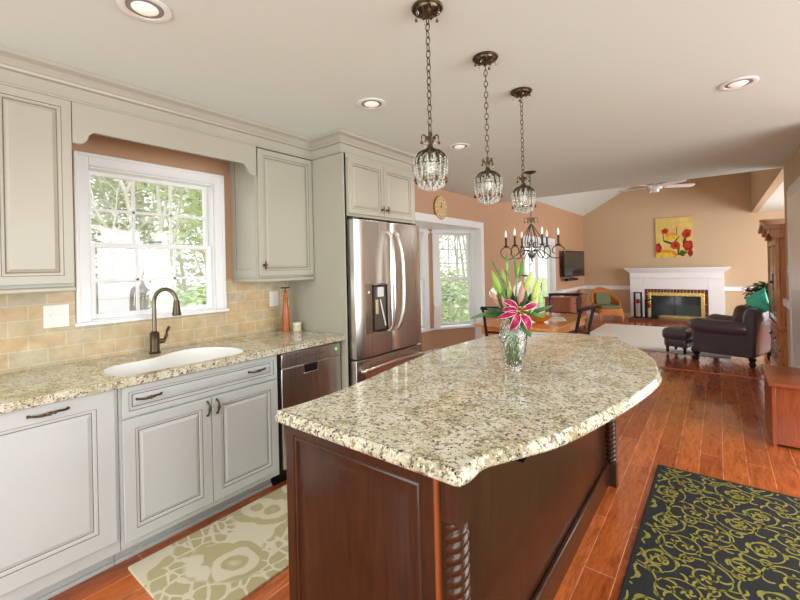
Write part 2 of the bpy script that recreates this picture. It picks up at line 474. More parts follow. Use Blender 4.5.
# ---------- windows
def sash(mb, o, U, N_, u0, u1, v0, v1, cols, rows, st=.035, th=.03, mu=.016):
    """frame + muntins in plane (U, Z)"""
    o, U, N_ = Vector(o), Vector(U), Vector(N_)
    R = Matrix((U, N_, Vector((0,0,1)))).transposed()
    def b(ua, ub, va, vb, t): mb.obox(o+U*(ua+ub)/2+Vector((0,0,(va+vb)/2)), (ub-ua, t, vb-va), R)
    b(u0, u0+st, v0, v1, th); b(u1-st, u1, v0, v1, th); b(u0+st, u1-st, v1-st, v1, th); b(u0+st, u1-st, v0, v0+st, th)
    a0, a1, c0, c1 = u0+st, u1-st, v0+st, v1-st
    for i in range(1, cols): x = a0+(a1-a0)*i/cols; b(x-mu/2, x+mu/2, c0, c1, th*.5)
    for j in range(1, rows): z = c0+(c1-c0)*j/rows; b(a0, a1, z-mu/2, z+mu/2, th*.5)
def glass(o, U, N_, u0, u1, v0, v1, parent, name='pane'):
    o, U, N_ = Vector(o), Vector(U), Vector(N_); R = Matrix((U, N_, Vector((0,0,1)))).transposed()
    MB().obox(o+U*(u0+u1)/2+Vector((0,0,(v0+v1)/2)), (u1-u0, .003, v1-v0), R).build(name, M_pane, parent, smooth=False)

# kitchen window
mb = MB()
y0, y1, z0, z1 = KW
cw = .070; X = W
# casing boards (with a back band), jambs
mb.box(X, X+.018, y0-cw, y0, z0, z1+cw); mb.box(X, X+.018, y1, y1+cw, z0, z1+cw); mb.box(X, X+.018, y0, y1, z1, z1+cw)
mb.box(X+.018, X+.028, y0-cw, y0-cw+.02, z0, z1+cw); mb.box(X+.018, X+.028, y1+cw-.02, y1+cw, z0, z1+cw); mb.box(X+.018, X+.028, y0-cw+.02, y1+cw-.02, z1+cw-.02, z1+cw)
mb.box(X-.12, X+.004, y0, y0+.006, z0, z1); mb.box(X-.12, X+.004, y1-.006, y1, z0, z1); mb.box(X-.12, X+.004, y0+.006, y1-.006, z1-.010, z1); mb.box(X-.12, X+.004, y0+.006, y1-.006, z0-.01, z0+.006)
wn = struct(mb, 'window_1', M_white, bevel=.003)
zm = (z0+z1)/2-.005
mb = MB(); sash(mb, (X-.045, 0, 0), (0,1,0), (1,0,0), y0+.006, y1-.006, z0+.006, zm+.014, 3, 2, .030, .03, .018); mb.build('lower_sash', M_white, wn, bevel=.002)
mb = MB(); sash(mb, (X-.085, 0, 0), (0,1,0), (1,0,0), y0+.006, y1-.006, zm-.014, z1-.010, 3, 2, .026, .03, .018); mb.build('upper_sash', M_white, wn, bevel=.002)
glass((X-.045,0,0), (0,1,0), (1,0,0), y0+.05, y1-.05, z0+.03, zm-.012, wn); glass((X-.085,0,0), (0,1,0), (1,0,0), y0+.05, y1-.05, zm+.012, z1-.03, wn)
mb = MB().box(X-.04, X+.045, y0-cw-.012, y1+cw+.012, z0-.020, z0)
mb.build('window_sill', M_white, wn, bevel=.004)
MB().box(X-.03, X-.005, 1.06, 1.13, zm+.02, zm+.032).build('sash_lock', M_steelD, wn, bevel=.002)

# bay window
BD = -3.38
pts = [(W-.10, 3.02), (BD, 3.82), (BD, 5.03), (W-.06, 5.72)]
zs, zt = .49, 1.96
mb = MB()
for i in range(3):
    a, b = Vector(pts[i]), Vector(pts[i+1]); U = (b-a).normalized(); Nn = Vector((U.y, -U.x)); L = (b-a).length
    if Nn.x < 0 and i == 1: pass
    R = Matrix((Vector((U.x,U.y,0)), Vector((Nn.x,Nn.y,0)), Vector((0,0,1)))).transposed()
    c = (a+b)/2
    cc = c - Nn*.06
    mb.obox((cc.x, cc.y, zs/2-.02), (L+.05, .12, zs-.04), R)
struct(mb, 'wall_bay', M_wallO, smooth=False)
mb = MB()
for i in range(3):
    a, b = Vector(pts[i]), Vector(pts[i+1]); U = (b-a).normalized(); Nn = Vector((U.y, -U.x)); L = (b-a).length; c = (a+b)/2 + Nn*.008
    R = Matrix((Vector((U.x,U.y,0)), Vector((Nn.x,Nn.y,0)), Vector((0,0,1)))).transposed()
    mb.obox((c.x, c.y, .085), (L-.02, .016, .17), R)
struct(mb, 'baseboard_bay', M_white, bevel=.003)
for i in range(3):
    a, b = Vector(pts[i]), Vector(pts[i+1]); U2 = (b-a).normalized(); Nn = Vector((U2.y, -U2.x)); L = (b-a).length
    U = Vector((U2.x, U2.y, 0)); NN = Vector((Nn.x, Nn.y, 0)); A = Vector((a.x, a.y, 0))
    R = Matrix((U, NN, Vector((0,0,1)))).transposed()
    mb = MB()
    def bb(u0, u1, v0, v1, n0, n1): mb.obox(A+U*(u0+u1)/2+NN*(n0+n1)/2+Vector((0,0,(v0+v1)/2)), (u1-u0, n1-n0, v1-v0), R)
    g = .07; cwid = .105
    e0, e1 = (.045, L-.045)
    # side walls of the pier
    bb(e0, e0+cwid, zs, zt, -.10, .012); bb(e1-cwid, e1, zs, zt, -.10, .012); bb(e0+cwid, e1-cwid, zt-.05, zt, -.10, .012)
    bb(e0-.02, e1+.02, zt-.065, zt-.03, .012, .03)
    wn = struct(mb, 'window_%d' % (i+2), M_white, bevel=.003)
    zz0, zz1 = zs+.02, zt-.05; zmm = (zz0+zz1)/2
    mb = MB(); sash(mb, A-NN*.035, U, NN, e0+cwid, e1-cwid, zz0, zmm+.02, 3 if i != 1 else 4, 3, .04, .03, .016); mb.build('lower_sash', M_white, wn)
    mb = MB(); sash(mb, A-NN*.07, U, NN, e0+cwid, e1-cwid, zmm-.02, zz1, 3 if i != 1 else 4, 3, .04, .03, .016); mb.build('upper_sash', M_white, wn)
    glass(A-NN*.035, U, NN, e0+cwid+.03, e1-cwid-.03, zz0+.03, zmm-.015, wn); glass(A-NN*.07, U, NN, e0+cwid+.03, e1-cwid-.03, zmm+.015, zz1-.03, wn)
    mb = MB(); bb(-.02, L+.02, zs-.03, zs, -.12, .045); mb.build('window_sill', M_white, wn, bevel=.004)
    mb = MB(); bb(-.03, e0, zs, zt, -.10, -.002); bb(e1, L+.03, zs, zt, -.10, -.002)
    struct(mb, 'wall_bay_pier', M_wallO, smooth=False)
mb = MB().extrude([(W-.005, 2.93), (BD-.15, 3.7), (BD-.15, 5.15), (W-.005, 5.8)], (0,0,zt), (1,0,0), (0,1,0), (0,0,1), .06)
struct(mb, 'ceiling_bay', M_white, smooth=False)
mb = MB().box(W-.14, W+.018, 5.63, 5.72, 0, 2.06).box(W-.02, W+.018, 2.94, 5.63, 1.96, 2.06)
struct(mb, 'trim_5', M_white, bevel=.004)
MB_ = MB().obox((-3.31, 5.09, .80), (.05, .09, .06), Matrix.Rotation(.3, 3, 'Z'))
struct(MB_, 'trim_6', M_white, bevel=.004)

# patio door unit on the left wall beyond the bay
ya, yb, za, zb = DOOR
mb = MB().box(W-.02, W+.02, ya-.09, ya, 0, zb+.09).box(W-.02, W+.02, yb, yb+.09, 0, zb+.09).box(W-.02, W+.02, ya, yb, zb, zb+.09)
mb.box(W-.14, W, ya, ya+.03, 0, zb).box(W-.14, W, yb-.03, yb, 0, zb).box(W-.14, W, ya+.03, yb-.03, zb-.03, zb).box(W-.14, W, ya+.03, yb-.03, 0, .03)
d = struct(mb, 'door_1', M_white, bevel=.004)
ym = (ya+yb)/2
for q, (a, b) in enumerate(((ya+.03, ym), (ym, yb-.03))):
    mb = MB(); sash(mb, (W-.06-.03*q, 0, 0), (0,1,0), (1,0,0), a, b, .03, zb-.03, 2, 5, .10, .04, .012); mb.build('door_leaf', M_white, d, bevel=.002)
    glass((W-.06-.03*q,0,0), (0,1,0), (1,0,0), a+.09, b-.09, .12, zb-.12, d)
MB().cyl((W-.03, ym-.05, .95), (W+.03, ym-.05, .95), .012).cyl((W+.03, ym-.05, .87), (W+.03, ym-.05, 1.03), .008).build('door_handle', M_bronze, d)

# ---------- tiles behind the counter
mb = MB().box(W, W+.012, -1.2, 2.098, .914, 1.112).box(W, W+.012, -1.2, .664, 1.112, 1.355).box(W, W+.012, 1.548, 2.098, 1.112, 1.345)
o = struct(mb, 'wall_backsplash', M_tile, smooth=False)

# ================================================================== KITCHEN CABINETRY
UX, VZ, NX = (0,1,0), (0,0,1), (1,0,0)
def door_rings(st=.052):
    return [(0,-.02),(0,-.002),(.002,0),(st-.012,0),(st-.008,-.003),(st-.004,-.003),(st,-.009),(st+.004,-.009),(st+.020,-.003)], [0,0,0,0,1,0,1,0]
def cab_door(parent, x, y0, y1, z0, z1, name='door', m_=None, st=.055):
    lv, mt = door_rings(st)
    mt2 = [0,0,0,0,1,0,1,1]
    lv = [(0,-.02),(0,-.002),(.002,0),(st-.016,0),(st-.0135,-.003),(st-.003,-.0035),(st,-.010),(st+.003,-.010),(st+.018,-.003)]
    mt2 = [0,0,0,1,0,0,1,0]
    return MB().rings((x, 0, 0), UX, VZ, NX, y0, y1, z0, z1, lv, mats=mt2).build(name, [m_ or M_cab, M_glaze], parent, angle=.4)
def pull(parent, c, vertical=False, L=.10):
    """bronze pull with a leaf-shaped centre, on a +X face"""
    c = Vector(c); A = Vector((0,0,1)) if vertical else Vector((0,1,0)); N = Vector((1,0,0)); B = Vector((0,1,0)) if vertical else Vector((0,0,1))
    mb = MB(); P = spl([c-A*L/2+N*.0, c-A*L*.42+N*.014, c-A*L*.2+N*.024-B*.003, c+N*.026, c+A*L*.2+N*.024+B*.003, c+A*L*.42+N*.014, c+A*L/2], 5)
    mb.tube(P, [.005 if abs(i-len(P)/2) < len(P)*.42 else .007 for i in range(len(P))], 8)
    mb.ball(c+N*.026, .009, 8); mb.ball(c-A*L*.13+N*.025, .0065, 8); mb.ball(c+A*L*.13+N*.025, .0065, 8)
    return mb.build('handle', M_bronze, parent)
def cross_knob(parent, c):
    c = Vector(c); mb = MB()
    mb.cyl(c, c+Vector((.022,0,0)), .005, n=8).tube([c+Vector((.022,0,-.03)), c+Vector((.024,0,-.012)), c+Vector((.026,0,0)), c+Vector((.024,0,.012)), c+Vector((.022,0,.03))], [.004,.006,.008,.006,.004], 8)
    mb.cyl(c+Vector((.024,-.012,0)), c+Vector((.024,.012,0)), .005, n=8)
    mb.lathe(c, [(.010,0),(.010,.003)], 10, M=Matrix.Rotation(PI/2, 3, 'Y'))
    return mb.build('knob', M_bronze, parent)

# upper cabinet left of the window
t = thing('wall_cabinet', 'tall greige wall cabinet at the left edge, left of the sink window', 'cabinet', (-2.67, 0, 1.36))
MB().box(W, F-.02, -.45, .588, 1.345, 2.26).build('body', M_cab, t, bevel=.002)
cab_door(t, F, .285, .585, 1.362, 2.262); cab_door(t, F, -.03, .281, 1.362, 2.262)
MB().box(W+.01, F+.004, -.45, .592, 1.322, 1.345).build('light_rail', M_cab, t, bevel=.006)
# upper cabinet right of the window
t = thing('wall_cabinet', 'greige wall cabinet between the sink window and the refrigerator panel', 'cabinet', (-2.67, 1.85, 1.34))
MB().box(W, F-.02, 1.606, 2.098, 1.345, 2.26).build('body', M_cab, t, bevel=.002)
cab_door(t, F, 1.616, 2.094, 1.362, 2.255)
MB().box(W+.01, F+.004, 1.600, 2.096, 1.322, 1.345).build('light_rail', M_cab, t, bevel=.006)
lv = [(0,0),(0,.004),(.05,.004),(.052,.001),(.07,.001)]
MB().rings((0, 1.606, 0), (1,0,0), VZ, (0,-1,0), W+.02, F-.03, 1.36, 2.25, lv, mats=[0,0,1,0]).build('side_panel', [M_cab, M_glaze], t)
cross_knob(t, (F, 1.648, 1.44))
# valance
t = thing('window_valance', 'greige scalloped wooden valance spanning between the wall cabinets above the sink window', 'valance', (-2.51, 1.1, 2.1))
y0, y1 = .588, 1.606
lowz, topz = 2.058, 2.128
prof = [(y0, 2.27), (y0, lowz)]
for s_, ys in ((1, y0), ):
    prof += [(ys+.028, lowz), (ys+.045, lowz+.006), (ys+.060, lowz+.024), (ys+.066, lowz+.040), (ys+.070, lowz+.052), (ys+.090, topz)]
prof += [(y1-.090, topz), (y1-.070, lowz+.052), (y1-.066, lowz+.040), (y1-.060, lowz+.024), (y1-.045, lowz+.006), (y1-.028, lowz), (y1, lowz), (y1, 2.27)]
MB().extrude(prof, (F-.022, 0, 0), (0,1,0), (0,0,1), (1,0,0), .02).build('board', M_cab, t, bevel=.0015)
# refrigerator surround
t = thing('tall_end_panel', 'tall greige panel standing between the counter end and the refrigerator', 'panel', (-2.5, 2.105, 0))
MB().box(W, -2.15, 2.099, 2.119, 0, 2.26).build('panel', M_cab, t, bevel=.0015)
MB().box(-2.172, -2.15, 2.095, 2.119, 0, 2.26).build('edge_stile', M_cab, t, bevel=.002)
t = thing('wall_cabinet', 'greige two-door cabinet above the stainless refrigerator', 'cabinet', (-2.4, 2.52, 1.8))
MB().box(W, -2.152, 2.121, 2.985, 1.795, 2.26).build('body', M_cab, t, bevel=.002)
for a, b in ((2.127, 2.527), (2.531, 2.93)):
    cab_door(t, -2.132, a, b, 1.815, 2.225, st=.05)
for yy in (2.50, 2.56): cross_knob(t, (-2.132, yy, 1.87))
MB().box(W, -2.16, 2.965, 2.985, 0, 1.795).build('side_panel', M_cab, t, bevel=.002)

# crown moulding, one continuous run
crown = [(0, 2.262), (.006, 2.262), (.006, 2.272), (.0, 2.2755), (.0, 2.330), (.010, 2.334), (.010, 2.337), (.014, 2.350), (.008, 2.354), (.014, 2.366), (.026, 2.382), (.044, 2.392), (.050, 2.394), (.050, 2.414), (-.05, 2.414), (-.05, 2.262)]
path = [(F-.002, -1.6), (F-.002, 2.099-.001), (-2.178+.0, 2.099-.001), (-2.178, 2.99)]
# offset path: outward is +X for runs along Y and -Y for the return
def off(d):
    x1_, x2_ = path[0][0]+d, path[2][0]+d; yy = path[1][1]-d
    return [(x1_, path[0][1]), (x1_, yy), (x2_, yy), (x2_, path[3][1])]
vs, fs = [], []
n_ = len(crown)
for d_, z_ in crown:
    for p in off(d_): vs.append((p[0], p[1], z_))
for i in range(n_):
    j = (i+1) % n_
    for k in range(3): fs.append((i*4+k, i*4+k+1, j*4+k+1, j*4+k))
fs.append(tuple(i*4 for i in range(n_))); fs.append(tuple(i*4+3 for i in range(n_)))
mb = MB().add(vs, fs)
for q in (2, 5, 7): mb.mi[q*3:q*3+3] = [1, 1, 1]
o = mb.build('crown_moulding', [M_cab, M_glaze], angle=.3)
tag(o, 'greige stepped crown moulding running along the ceiling over the wall cabinets and refrigerator', 'moulding')

# base cabinets
def base_toe(parent, y0, y1):
    MB().box(-2.34, -2.325, y0, y1, 0, .10).box(-2.325, -2.312, y0, y1, 0, .02).build('toe_kick', M_cabL, parent, bevel=.003)
t = thing('base_cabinet', 'pale pull-out base cabinet with a single wide panel, left of the sink cabinet', 'cabinet', (-2.5, .3, 0))
MB().box(W+.002, C-.02, -.35, .672, .10, .876).build('body', M_cabL, t, bevel=.002)
dd = cab_door(t, C, .15, .655, .165, .868, 'pull_out_door', M_cabL, .085)
pull(dd, (C, .42, .832), L=.13)
cab_door(t, C, -.35, .135, .165, .868, 'door', M_cabL, .085)
base_toe(t, -.35, .672)
t = thing('base_cabinet', 'pale sink base cabinet with a drawer front and two doors under the sink', 'cabinet', (-2.5, 1.1, 0))
MB().box(W+.002, C-.02, .674, 1.548, .10, .70).box(C-.025, C-.02, .674, 1.548, .70, .876).box(W+.002, C-.025, 1.53, 1.548, .70, .876).build('body', M_cabL, t, bevel=.002)
dr = cab_door(t, C, .686, 1.534, .722, .866, 'drawer_front', M_cabL, .042)
pull(dr, (C, .80, .80), L=.11); pull(dr, (C, 1.39, .80), L=.11)
for a, b, s_ in ((.686, 1.108, 1), (1.112, 1.534, -1)):
    dd = cab_door(t, C, a, b, .135, .712, 'door', M_cabL, .066)
    pull(dd, (C, (b-.022) if s_ > 0 else (a+.026), .655), True, .075)
base_toe(t, .674, 1.548)

# dishwasher
t = thing('dishwasher', 'stainless dishwasher between the sink cabinet and the refrigerator panel', 'dishwasher', (-2.4, 1.83, 0))
MB().box(W+.05, C-.035, 1.556, 2.09, .10, .868).build('body', M_black, t)
MB().box(C-.03, C-.002, 1.568, 2.082, .12, .765).build('door', M_steel, t, bevel=.004)
mb = MB().box(C-.03, C+.002, 1.568, 2.082, .768, .862); mb.build('control_panel', M_steelD if False else M_steel, t, bevel=.004)
mb = MB().box(C-.03, C-.0015, 1.75, 1.86, .70, .762); mb.build('handle_pocket', M_black, t)
MB().box(C-.002, C+.004, 1.745, 1.865, .70, .708).build('handle_lip', M_steel, t, bevel=.002)
MB().cyl((C+.002, 2.035, .82), (C+.0035, 2.035, .82), .007, n=10).build('status_light', mat('green lamp', S(90, 255, 90), .3, emit=2.5), t)
mb = MB()
for k in range(9): mb.box(C+.002, C+.0026, 1.63+k*.035, 1.648+k*.035, .815, .819)
mb.build('button_marks', mat('grey marks', S(90, 88, 86), .5), t)
MB().box(-2.33, -2.30, 1.556, 2.09, 0, .10).build('toe_kick', M_black, t)
MB().box(C-.03, C-.022, 1.556, 1.566, .10, .868).build('side_gasket', M_black, t)

# countertop with sink hole
def rr(x0, x1, y0, y1, r, n=6):
    out = []
    for cx, cy, a0 in ((x1-r, y0+r, -PI/2), (x1-r, y1-r, 0), (x0+r, y1-r, PI/2), (x0+r, y0+r, PI)):
        for k in range(n+1): a = a0+PI/2*k/n; out.append((cx+r*math.cos(a), cy+r*math.sin(a)))
    return out
import bmesh
def slab_with_hole(name, x0, x1, y0, y1, hole, z0, z1, m_):
    b = bmesh.new()
    def loop(pts, z): return [b.verts.new((p[0], p[1], z)) for p in pts]
    outer = [(x0, y0), (x1, y0), (x1, y1), (x0, y1)]
    for z in (z1, z0):
        ov = loop(outer, z); hv = loop(hole, z)
        es = [b.edges.new((ov[i], ov[(i+1) % 4])) for i in range(4)]+[b.edges.new((hv[i], hv[(i+1) % len(hv)])) for i in range(len(hv))]
        bmesh.ops.triangle_fill(b, use_beauty=True, edges=es)
        if z == z1: o1, h1 = ov, hv
        else: o0, h0 = ov, hv
    for a, c in ((o1, o0), (h1, h0)):
        for i in range(len(a)): j = (i+1) % len(a); b.faces.new((a[i], a[j], c[j], c[i]))
    bmesh.ops.recalc_face_normals(b, faces=b.faces)
    me = bpy.data.meshes.new(name); b.to_mesh(me); b.free(); me.materials.append(m_)
    o = bpy.data.objects.new(name, me); COL.objects.link(o)
    bv = o.modifiers.new('bevel', 'BEVEL'); bv.width = .008; bv.segments = 3; bv.limit_method = 'ANGLE'; bv.angle_limit = .9
    return o
# D-shaped sink bowl outline: straight front, back bowed with a step at the faucet
hole2 = [(-2.245,.700),(-2.236,.75),(-2.235,.95),(-2.235,1.22),(-2.245,1.30),(-2.29,1.355),(-2.38,1.385),(-2.48,1.375),(-2.58,1.33),(-2.645,1.26),(-2.668,1.18),(-2.65,1.10),(-2.61,1.03),(-2.575,.96),(-2.56,.88),(-2.555,.80),(-2.535,.735),(-2.48,.690),(-2.38,.672),(-2.29,.678)]
hole2 = [(p.x, p.y) for p in spl([(a, b, 0) for a, b in hole2], 3, True)]
o = slab_with_hole('granite_countertop', W+.013, -2.172, -1.2, 2.092, hole2, .877, .914, M_granite)
tag(o, 'speckled cream granite countertop along the window wall, holding the sink', 'countertop')
t = MB()
N = len(hole2); cx = sum(p[0] for p in hole2)/N; cy = sum(p[1] for p in hole2)/N
vs = []; fs = []
lvS = [(1.0, .912), (.995, .876), (.985, .80), (.94, .735), (.80, .715), (.05, .712)]
for sc, z in lvS:
    for p in hole2: vs.append((cx+(p[0]-cx)*sc, cy+(p[1]-cy)*sc, z))
for l in range(len(lvS)-1):
    for i in range(N): j = (i+1) % N; fs.append((l*N+i, l*N+j, (l+1)*N+j, (l+1)*N+i))
fs.append(tuple((len(lvS)-1)*N+i for i in range(N)))
tt = thing('sink', 'white undermount porcelain sink set in the granite below the window', 'sink', (cx, cy, .71))
MB().add(vs, fs).build('basin', M_porc, tt)
MB().lathe((-2.45, 1.12, .713), [(.0001,.001),(.035,.001),(.042,.004),(.045,.001)], 20).build('drain', M_steel, tt)

# faucet
t = thing('faucet', 'bronze gooseneck pull-down kitchen faucet behind the sink', 'faucet', (-2.715, 1.02, .914))
bx, by = -2.715, 1.02
MB().lathe((bx, by, .914), [(.032,0),(.034,.006),(.027,.012),(.026,.03),(.027,.08),(.026,.115),(.028,.12),(.022,.128),(.016,.135)], 20).build('base', M_bronze, t)
dirv = Vector((.84, .54, 0))
P0 = Vector((bx, by, 1.025)); ps = [P0, P0+Vector((0,0,.20))]
for k in range(1, 13):
    a = PI*k/12*.97; ps.append(P0+Vector((0,0,.20))+dirv*(.073*(1-math.cos(a)))+Vector((0,0,.078*math.sin(a))))
MB().tube(ps, .0125, 12).build('spout', mat('brushed bronze nickel', S(128, 120, 104), .28, metal=.9), t)
e = ps[-1]
MB().tube([e+Vector((0,0,.004)), e-Vector((0,0,.01)), e-Vector((0,0,.06)), e-Vector((0,0,.085)), e-Vector((0,0,.09))], [.015,.017,.021,.026,.022], 14).build('spray_head', M_bronze, t)
side = Vector((.3, .95, 0))
h0 = Vector((bx, by, .985))
hb = MB().cyl(h0+side*.02, h0+side*.055, .016, .014).tube(spl([h0+side*.05, h0+side*.062+Vector((0,0,.03)), h0+side*.066+Vector((0,0,.055)), h0+side*.08+Vector((0,0,.085))], 4), [.010]*5+[.007]*4+[.009]*4, 8)
hb.build('lever', M_bronze, t)

# plates
def plate(label, name, y0, y1, z0, z1, kind):
    t = thing(name, label, name.split('_')[-1], (W+.012, (y0+y1)/2, (z0+z1)/2))
    MB().box(W+.012, W+.018, y0, y1, z0, z1).build('plate', M_plate, t, bevel=.002)
    ym_ = (y0+y1)/2; zm_ = (z0+z1)/2
    if kind == 'switch':
        for yy in (ym_-.023, ym_+.023):
            MB().box(W+.018, W+.0195, yy-.007, yy+.007, zm_-.014, zm_+.014).box(W+.018, W+.028, yy-.004, yy+.004, zm_, zm_+.010).build('toggle', M_plate, t)
    else:
        mb = MB().box(W+.018, W+.021, ym_-.018, ym_+.018, zm_-.035, zm_+.035); mb.build('socket', M_plate, t, bevel=.003)
plate('white double light switch plate on the tiles left of the window', 'light_switch', .525, .635, 1.12, 1.243, 'switch')
plate('white outlet plate on the tiles under the right wall cabinet', 'wall_outlet', 1.912, 1.993, 1.112, 1.235, 'outlet')

# pepper mill and jar
t = thing('pepper_mill', 'tall turned orange-brown wooden pepper mill on the counter by the panel', 'pepper mill', (-2.70, 1.965, .914))
Mmill = wood('orange mill wood', S(190, 104, 44), S(150, 76, 28), .3)
MB().lathe((-2.70, 1.965, .914), [(.031,0),(.033,.01),(.030,.05),(.032,.10),(.028,.15),(.022,.20),(.017,.24),(.022,.262),(.0001,.262)], 20).build('body', Mmill, t)
MB().lathe((-2.70, 1.965, 1.176), [(.020,0),(.015,.02),(.013,.045),(.017,.06),(.0001,.066)], 16).build('head', Mmill, t)
MB().cyl((-2.70, 1.965, 1.24), (-2.70, 1.965, 1.262), .004, n=8).cyl((-2.70, 1.925, 1.262), (-2.70, 2.005, 1.262), .006, n=8).build('crank', M_bronze, t)
t = thing('condiment_jar', 'small lidded glass jar beside the pepper mill', 'jar', (-2.64, 2.025, .914))
MB().lathe((-2.64, 2.025, .914), [(.030,0),(.034,.004),(.034,.045),(.030,.05)], 20).build('jar_body', mat('cream jar', S(206, 196, 166), .2), t)
MB().lathe((-2.64, 2.025, .964), [(.033,0),(.034,.003),(.034,.018),(.030,.022),(.0001,.022)], 20).build('lid', mat('tan lid', S(228, 222, 208), .3), t)

# ================================================================== REFRIGERATOR
t = thing('refrigerator', 'stainless french-door refrigerator with an ice dispenser', 'refrigerator', (-2.45, 2.53, 0))
FX = -2.075
MB().box(W+.05, FX-.085, 2.132, 2.945, .03, 1.755).build('body', M_steelD, t, bevel=.004)
def fdoor(name, y0, y1, z0, z1, cut=None):
    """gently bowed door skin"""
    prof = []
    n = 10; bw = .012
    for k in range(n+1):
        u = k/n; yy = y0+(y1-y0)*u
        e_ = min(u, 1-u); r_ = .012 if e_ < .03 else 0
        prof.append((yy, FX - r_ + bw*(1-(2*u-1)**2)*.6))
    poly = [(x, y) for y, x in prof]+[(FX-.075, y1), (FX-.075, y0)]
    mb = MB().layers([(x, y) for x, y in poly][::1], [(.0, z0), (0, z1)])
    return mb.build(name, M_steel, t, bevel=.003, angle=.5)
fd = fdoor('left_door', 2.122, 2.530, .735, 1.765)
fdoor('right_door', 2.538, 2.95, .735, 1.765)
fdoor('freezer_drawer', 2.122, 2.95, .06, .722)
def bow(name, P, r, parent=t): return MB().tube(spl(P, 6), r, 10).build(name, M_steel, parent)
for yy, s_ in ((2.492, -1), (2.582, 1)):
    bow('handle', [(FX+.005, yy, 1.69), (FX+.045, yy+.0*s_, 1.64), (FX+.070, yy+.012*s_, 1.50), (FX+.075, yy+.016*s_, 1.30), (FX+.070, yy+.012*s_, 1.09), (FX+.045, yy, .95), (FX+.005, yy, .90)], .014)
bow('handle', [(FX+.0, 2.17, .64), (FX+.045, 2.19, .652), (FX+.068, 2.35, .665), (FX+.072, 2.535, .670), (FX+.068, 2.72, .665), (FX+.045, 2.88, .652), (FX+.0, 2.90, .64)], .015)
# dispenser
dp = MB().rings((FX, 0, 0), UX, VZ, NX, 2.215, 2.455, .905, 1.285, [(0,-.01),(0,.006),(.002,.007)]).build('dispenser_panel', mat('grey glossy bezel', S(140, 124, 108), .2, metal=.6), t)
MB().box(FX+.005, FX+.022, 2.288, 2.296, .925, 1.27).box(FX+.005, FX+.022, 2.445, 2.453, .925, 1.27).box(FX+.005, FX+.030, 2.288, 2.453, 1.262, 1.272).box(FX+.005, FX+.034, 2.288, 2.453, .918, .930).build('recess_frame', M_black, dp, bevel=.002)
MB().box(FX+.006, FX+.0085, 2.296, 2.445, .930, 1.262).build('recess', mat('recess grey', S(104, 94, 82), .35, metal=.3), dp)
MB().box(FX+.008, FX+.03, 2.335, 2.40, 1.18, 1.255).build('nozzle', mat('pale nozzle', S(215, 215, 215), .3), dp, bevel=.004)
MB().bar((FX+.014, 2.372, 1.16), (FX+.020, 2.425, .95), .004, .012).build('paddle', M_plate, dp, bevel=.002)
MB().box(FX+.008, FX+.024, 2.312, 2.340, 1.05, 1.16).build('ice_paddle', mat('tan paddle', S(196, 180, 140), .4), dp, bevel=.003)
mb = MB()
for k in range(5): MB().cyl((FX+.006, 2.25, .97+k*.05), (FX+.0085, 2.25, .97+k*.05), .003, n=8).build('button', M_black, dp)
MB().cyl((FX+.006, 2.25, 1.22), (FX+.009, 2.25, 1.22), .010, n=12).build('button', M_plate, dp)
MB().box(FX-.15, FX-.03, 2.14, 2.20, 1.755, 1.785).build('hinge_cover', M_steelD, t, bevel=.004)
MB().box(FX-.15, FX-.03, 2.87, 2.93, 1.755, 1.785).build('hinge_cover', M_steelD, t, bevel=.004)

# ================================================================== ISLAND
out = [(-.560,.833),(-.502,.834),(-.486,.850),(-.482,.90),(-.484,.935),(-.474,.972),(-.43,1.055),(-.365,1.19),(-.306,1.404),(-.240,1.724),(-.202,2.02),(-.216,2.18),(-.258,2.40),(-.335,2.60),(-.43,2.78),(-.49,2.90),(-.515,2.975),(-.56,2.995),
       (-.75,2.995),(-.92,2.97),(-1.04,2.925),(-1.16,2.85),(-1.246,2.735),(-1.29,2.50),(-1.312,2.2),(-1.318,1.95),(-1.285,1.60),(-1.240,1.28),(-1.222,1.08),(-1.226,.92),(-1.236,.86),(-1.225,.838),(-1.17,.833),(-.85,.833)]
outl = [(p.x, p.y) for p in spl([(a, b, 0) for a, b in out], 5, True)]
o = MB().layers(outl, [(.012,.876),(.003,.879),(.0,.885),(.0,.893),(.004,.897),(.006,.900),(.006,.905),(.010,.911),(.016,.914)]).build('granite_countertop', M_granite, angle=.25)
tag(o, 'large curved speckled granite top of the island', 'countertop')
t = thing('kitchen_island', 'dark brown wooden kitchen island under the curved granite top', 'kitchen island', (-.88, 1.9, 0))
IX0, IX1, IY0, IY1 = -1.215, -.585, .885, 2.86
MB().box(IX0, IX1, IY0, IY1, .0, .874).build('body', M_island, t, bevel=.003)
lvI = [(0,0),(0,.006),(.045,.006),(.050,.0),(.056,-.002),(.066,.004),(.072,.004),(.078,-.003),(.088,-.003),(.125,.005)]
MB().rings((0, IY0-.006, 0), (1,0,0), VZ, (0,-1,0), IX0, -.592, .10, .872, [(0,-.006),(0,.006),(.040,.006),(.044,.001),(.050,.006),(.056,.006),(.060,-.002),(.072,-.002),(.100,.005)]).build('front_panel', M_island, t)
MB().tube([(-.583, IY0-.008, .02), (-.583, IY0-.008, .872)], .010, 10).build('corner_bead', mat('light cherry bead', S(150, 80, 40), .25, coat=.3), t)
MB().box(IX0-.012, IX1, IY0-.022, IY0, 0, .10).build('front_base', M_island, t, bevel=.006)
MB().box(IX1, IX1+.018, IY0+.06, IY1-.05, 0, .115).tube([(IX1+.012, IY0+.06, .125), (IX1+.012, IY1-.05, .125)], .012, 8).build('base_rail', M_island, t, bevel=.003)
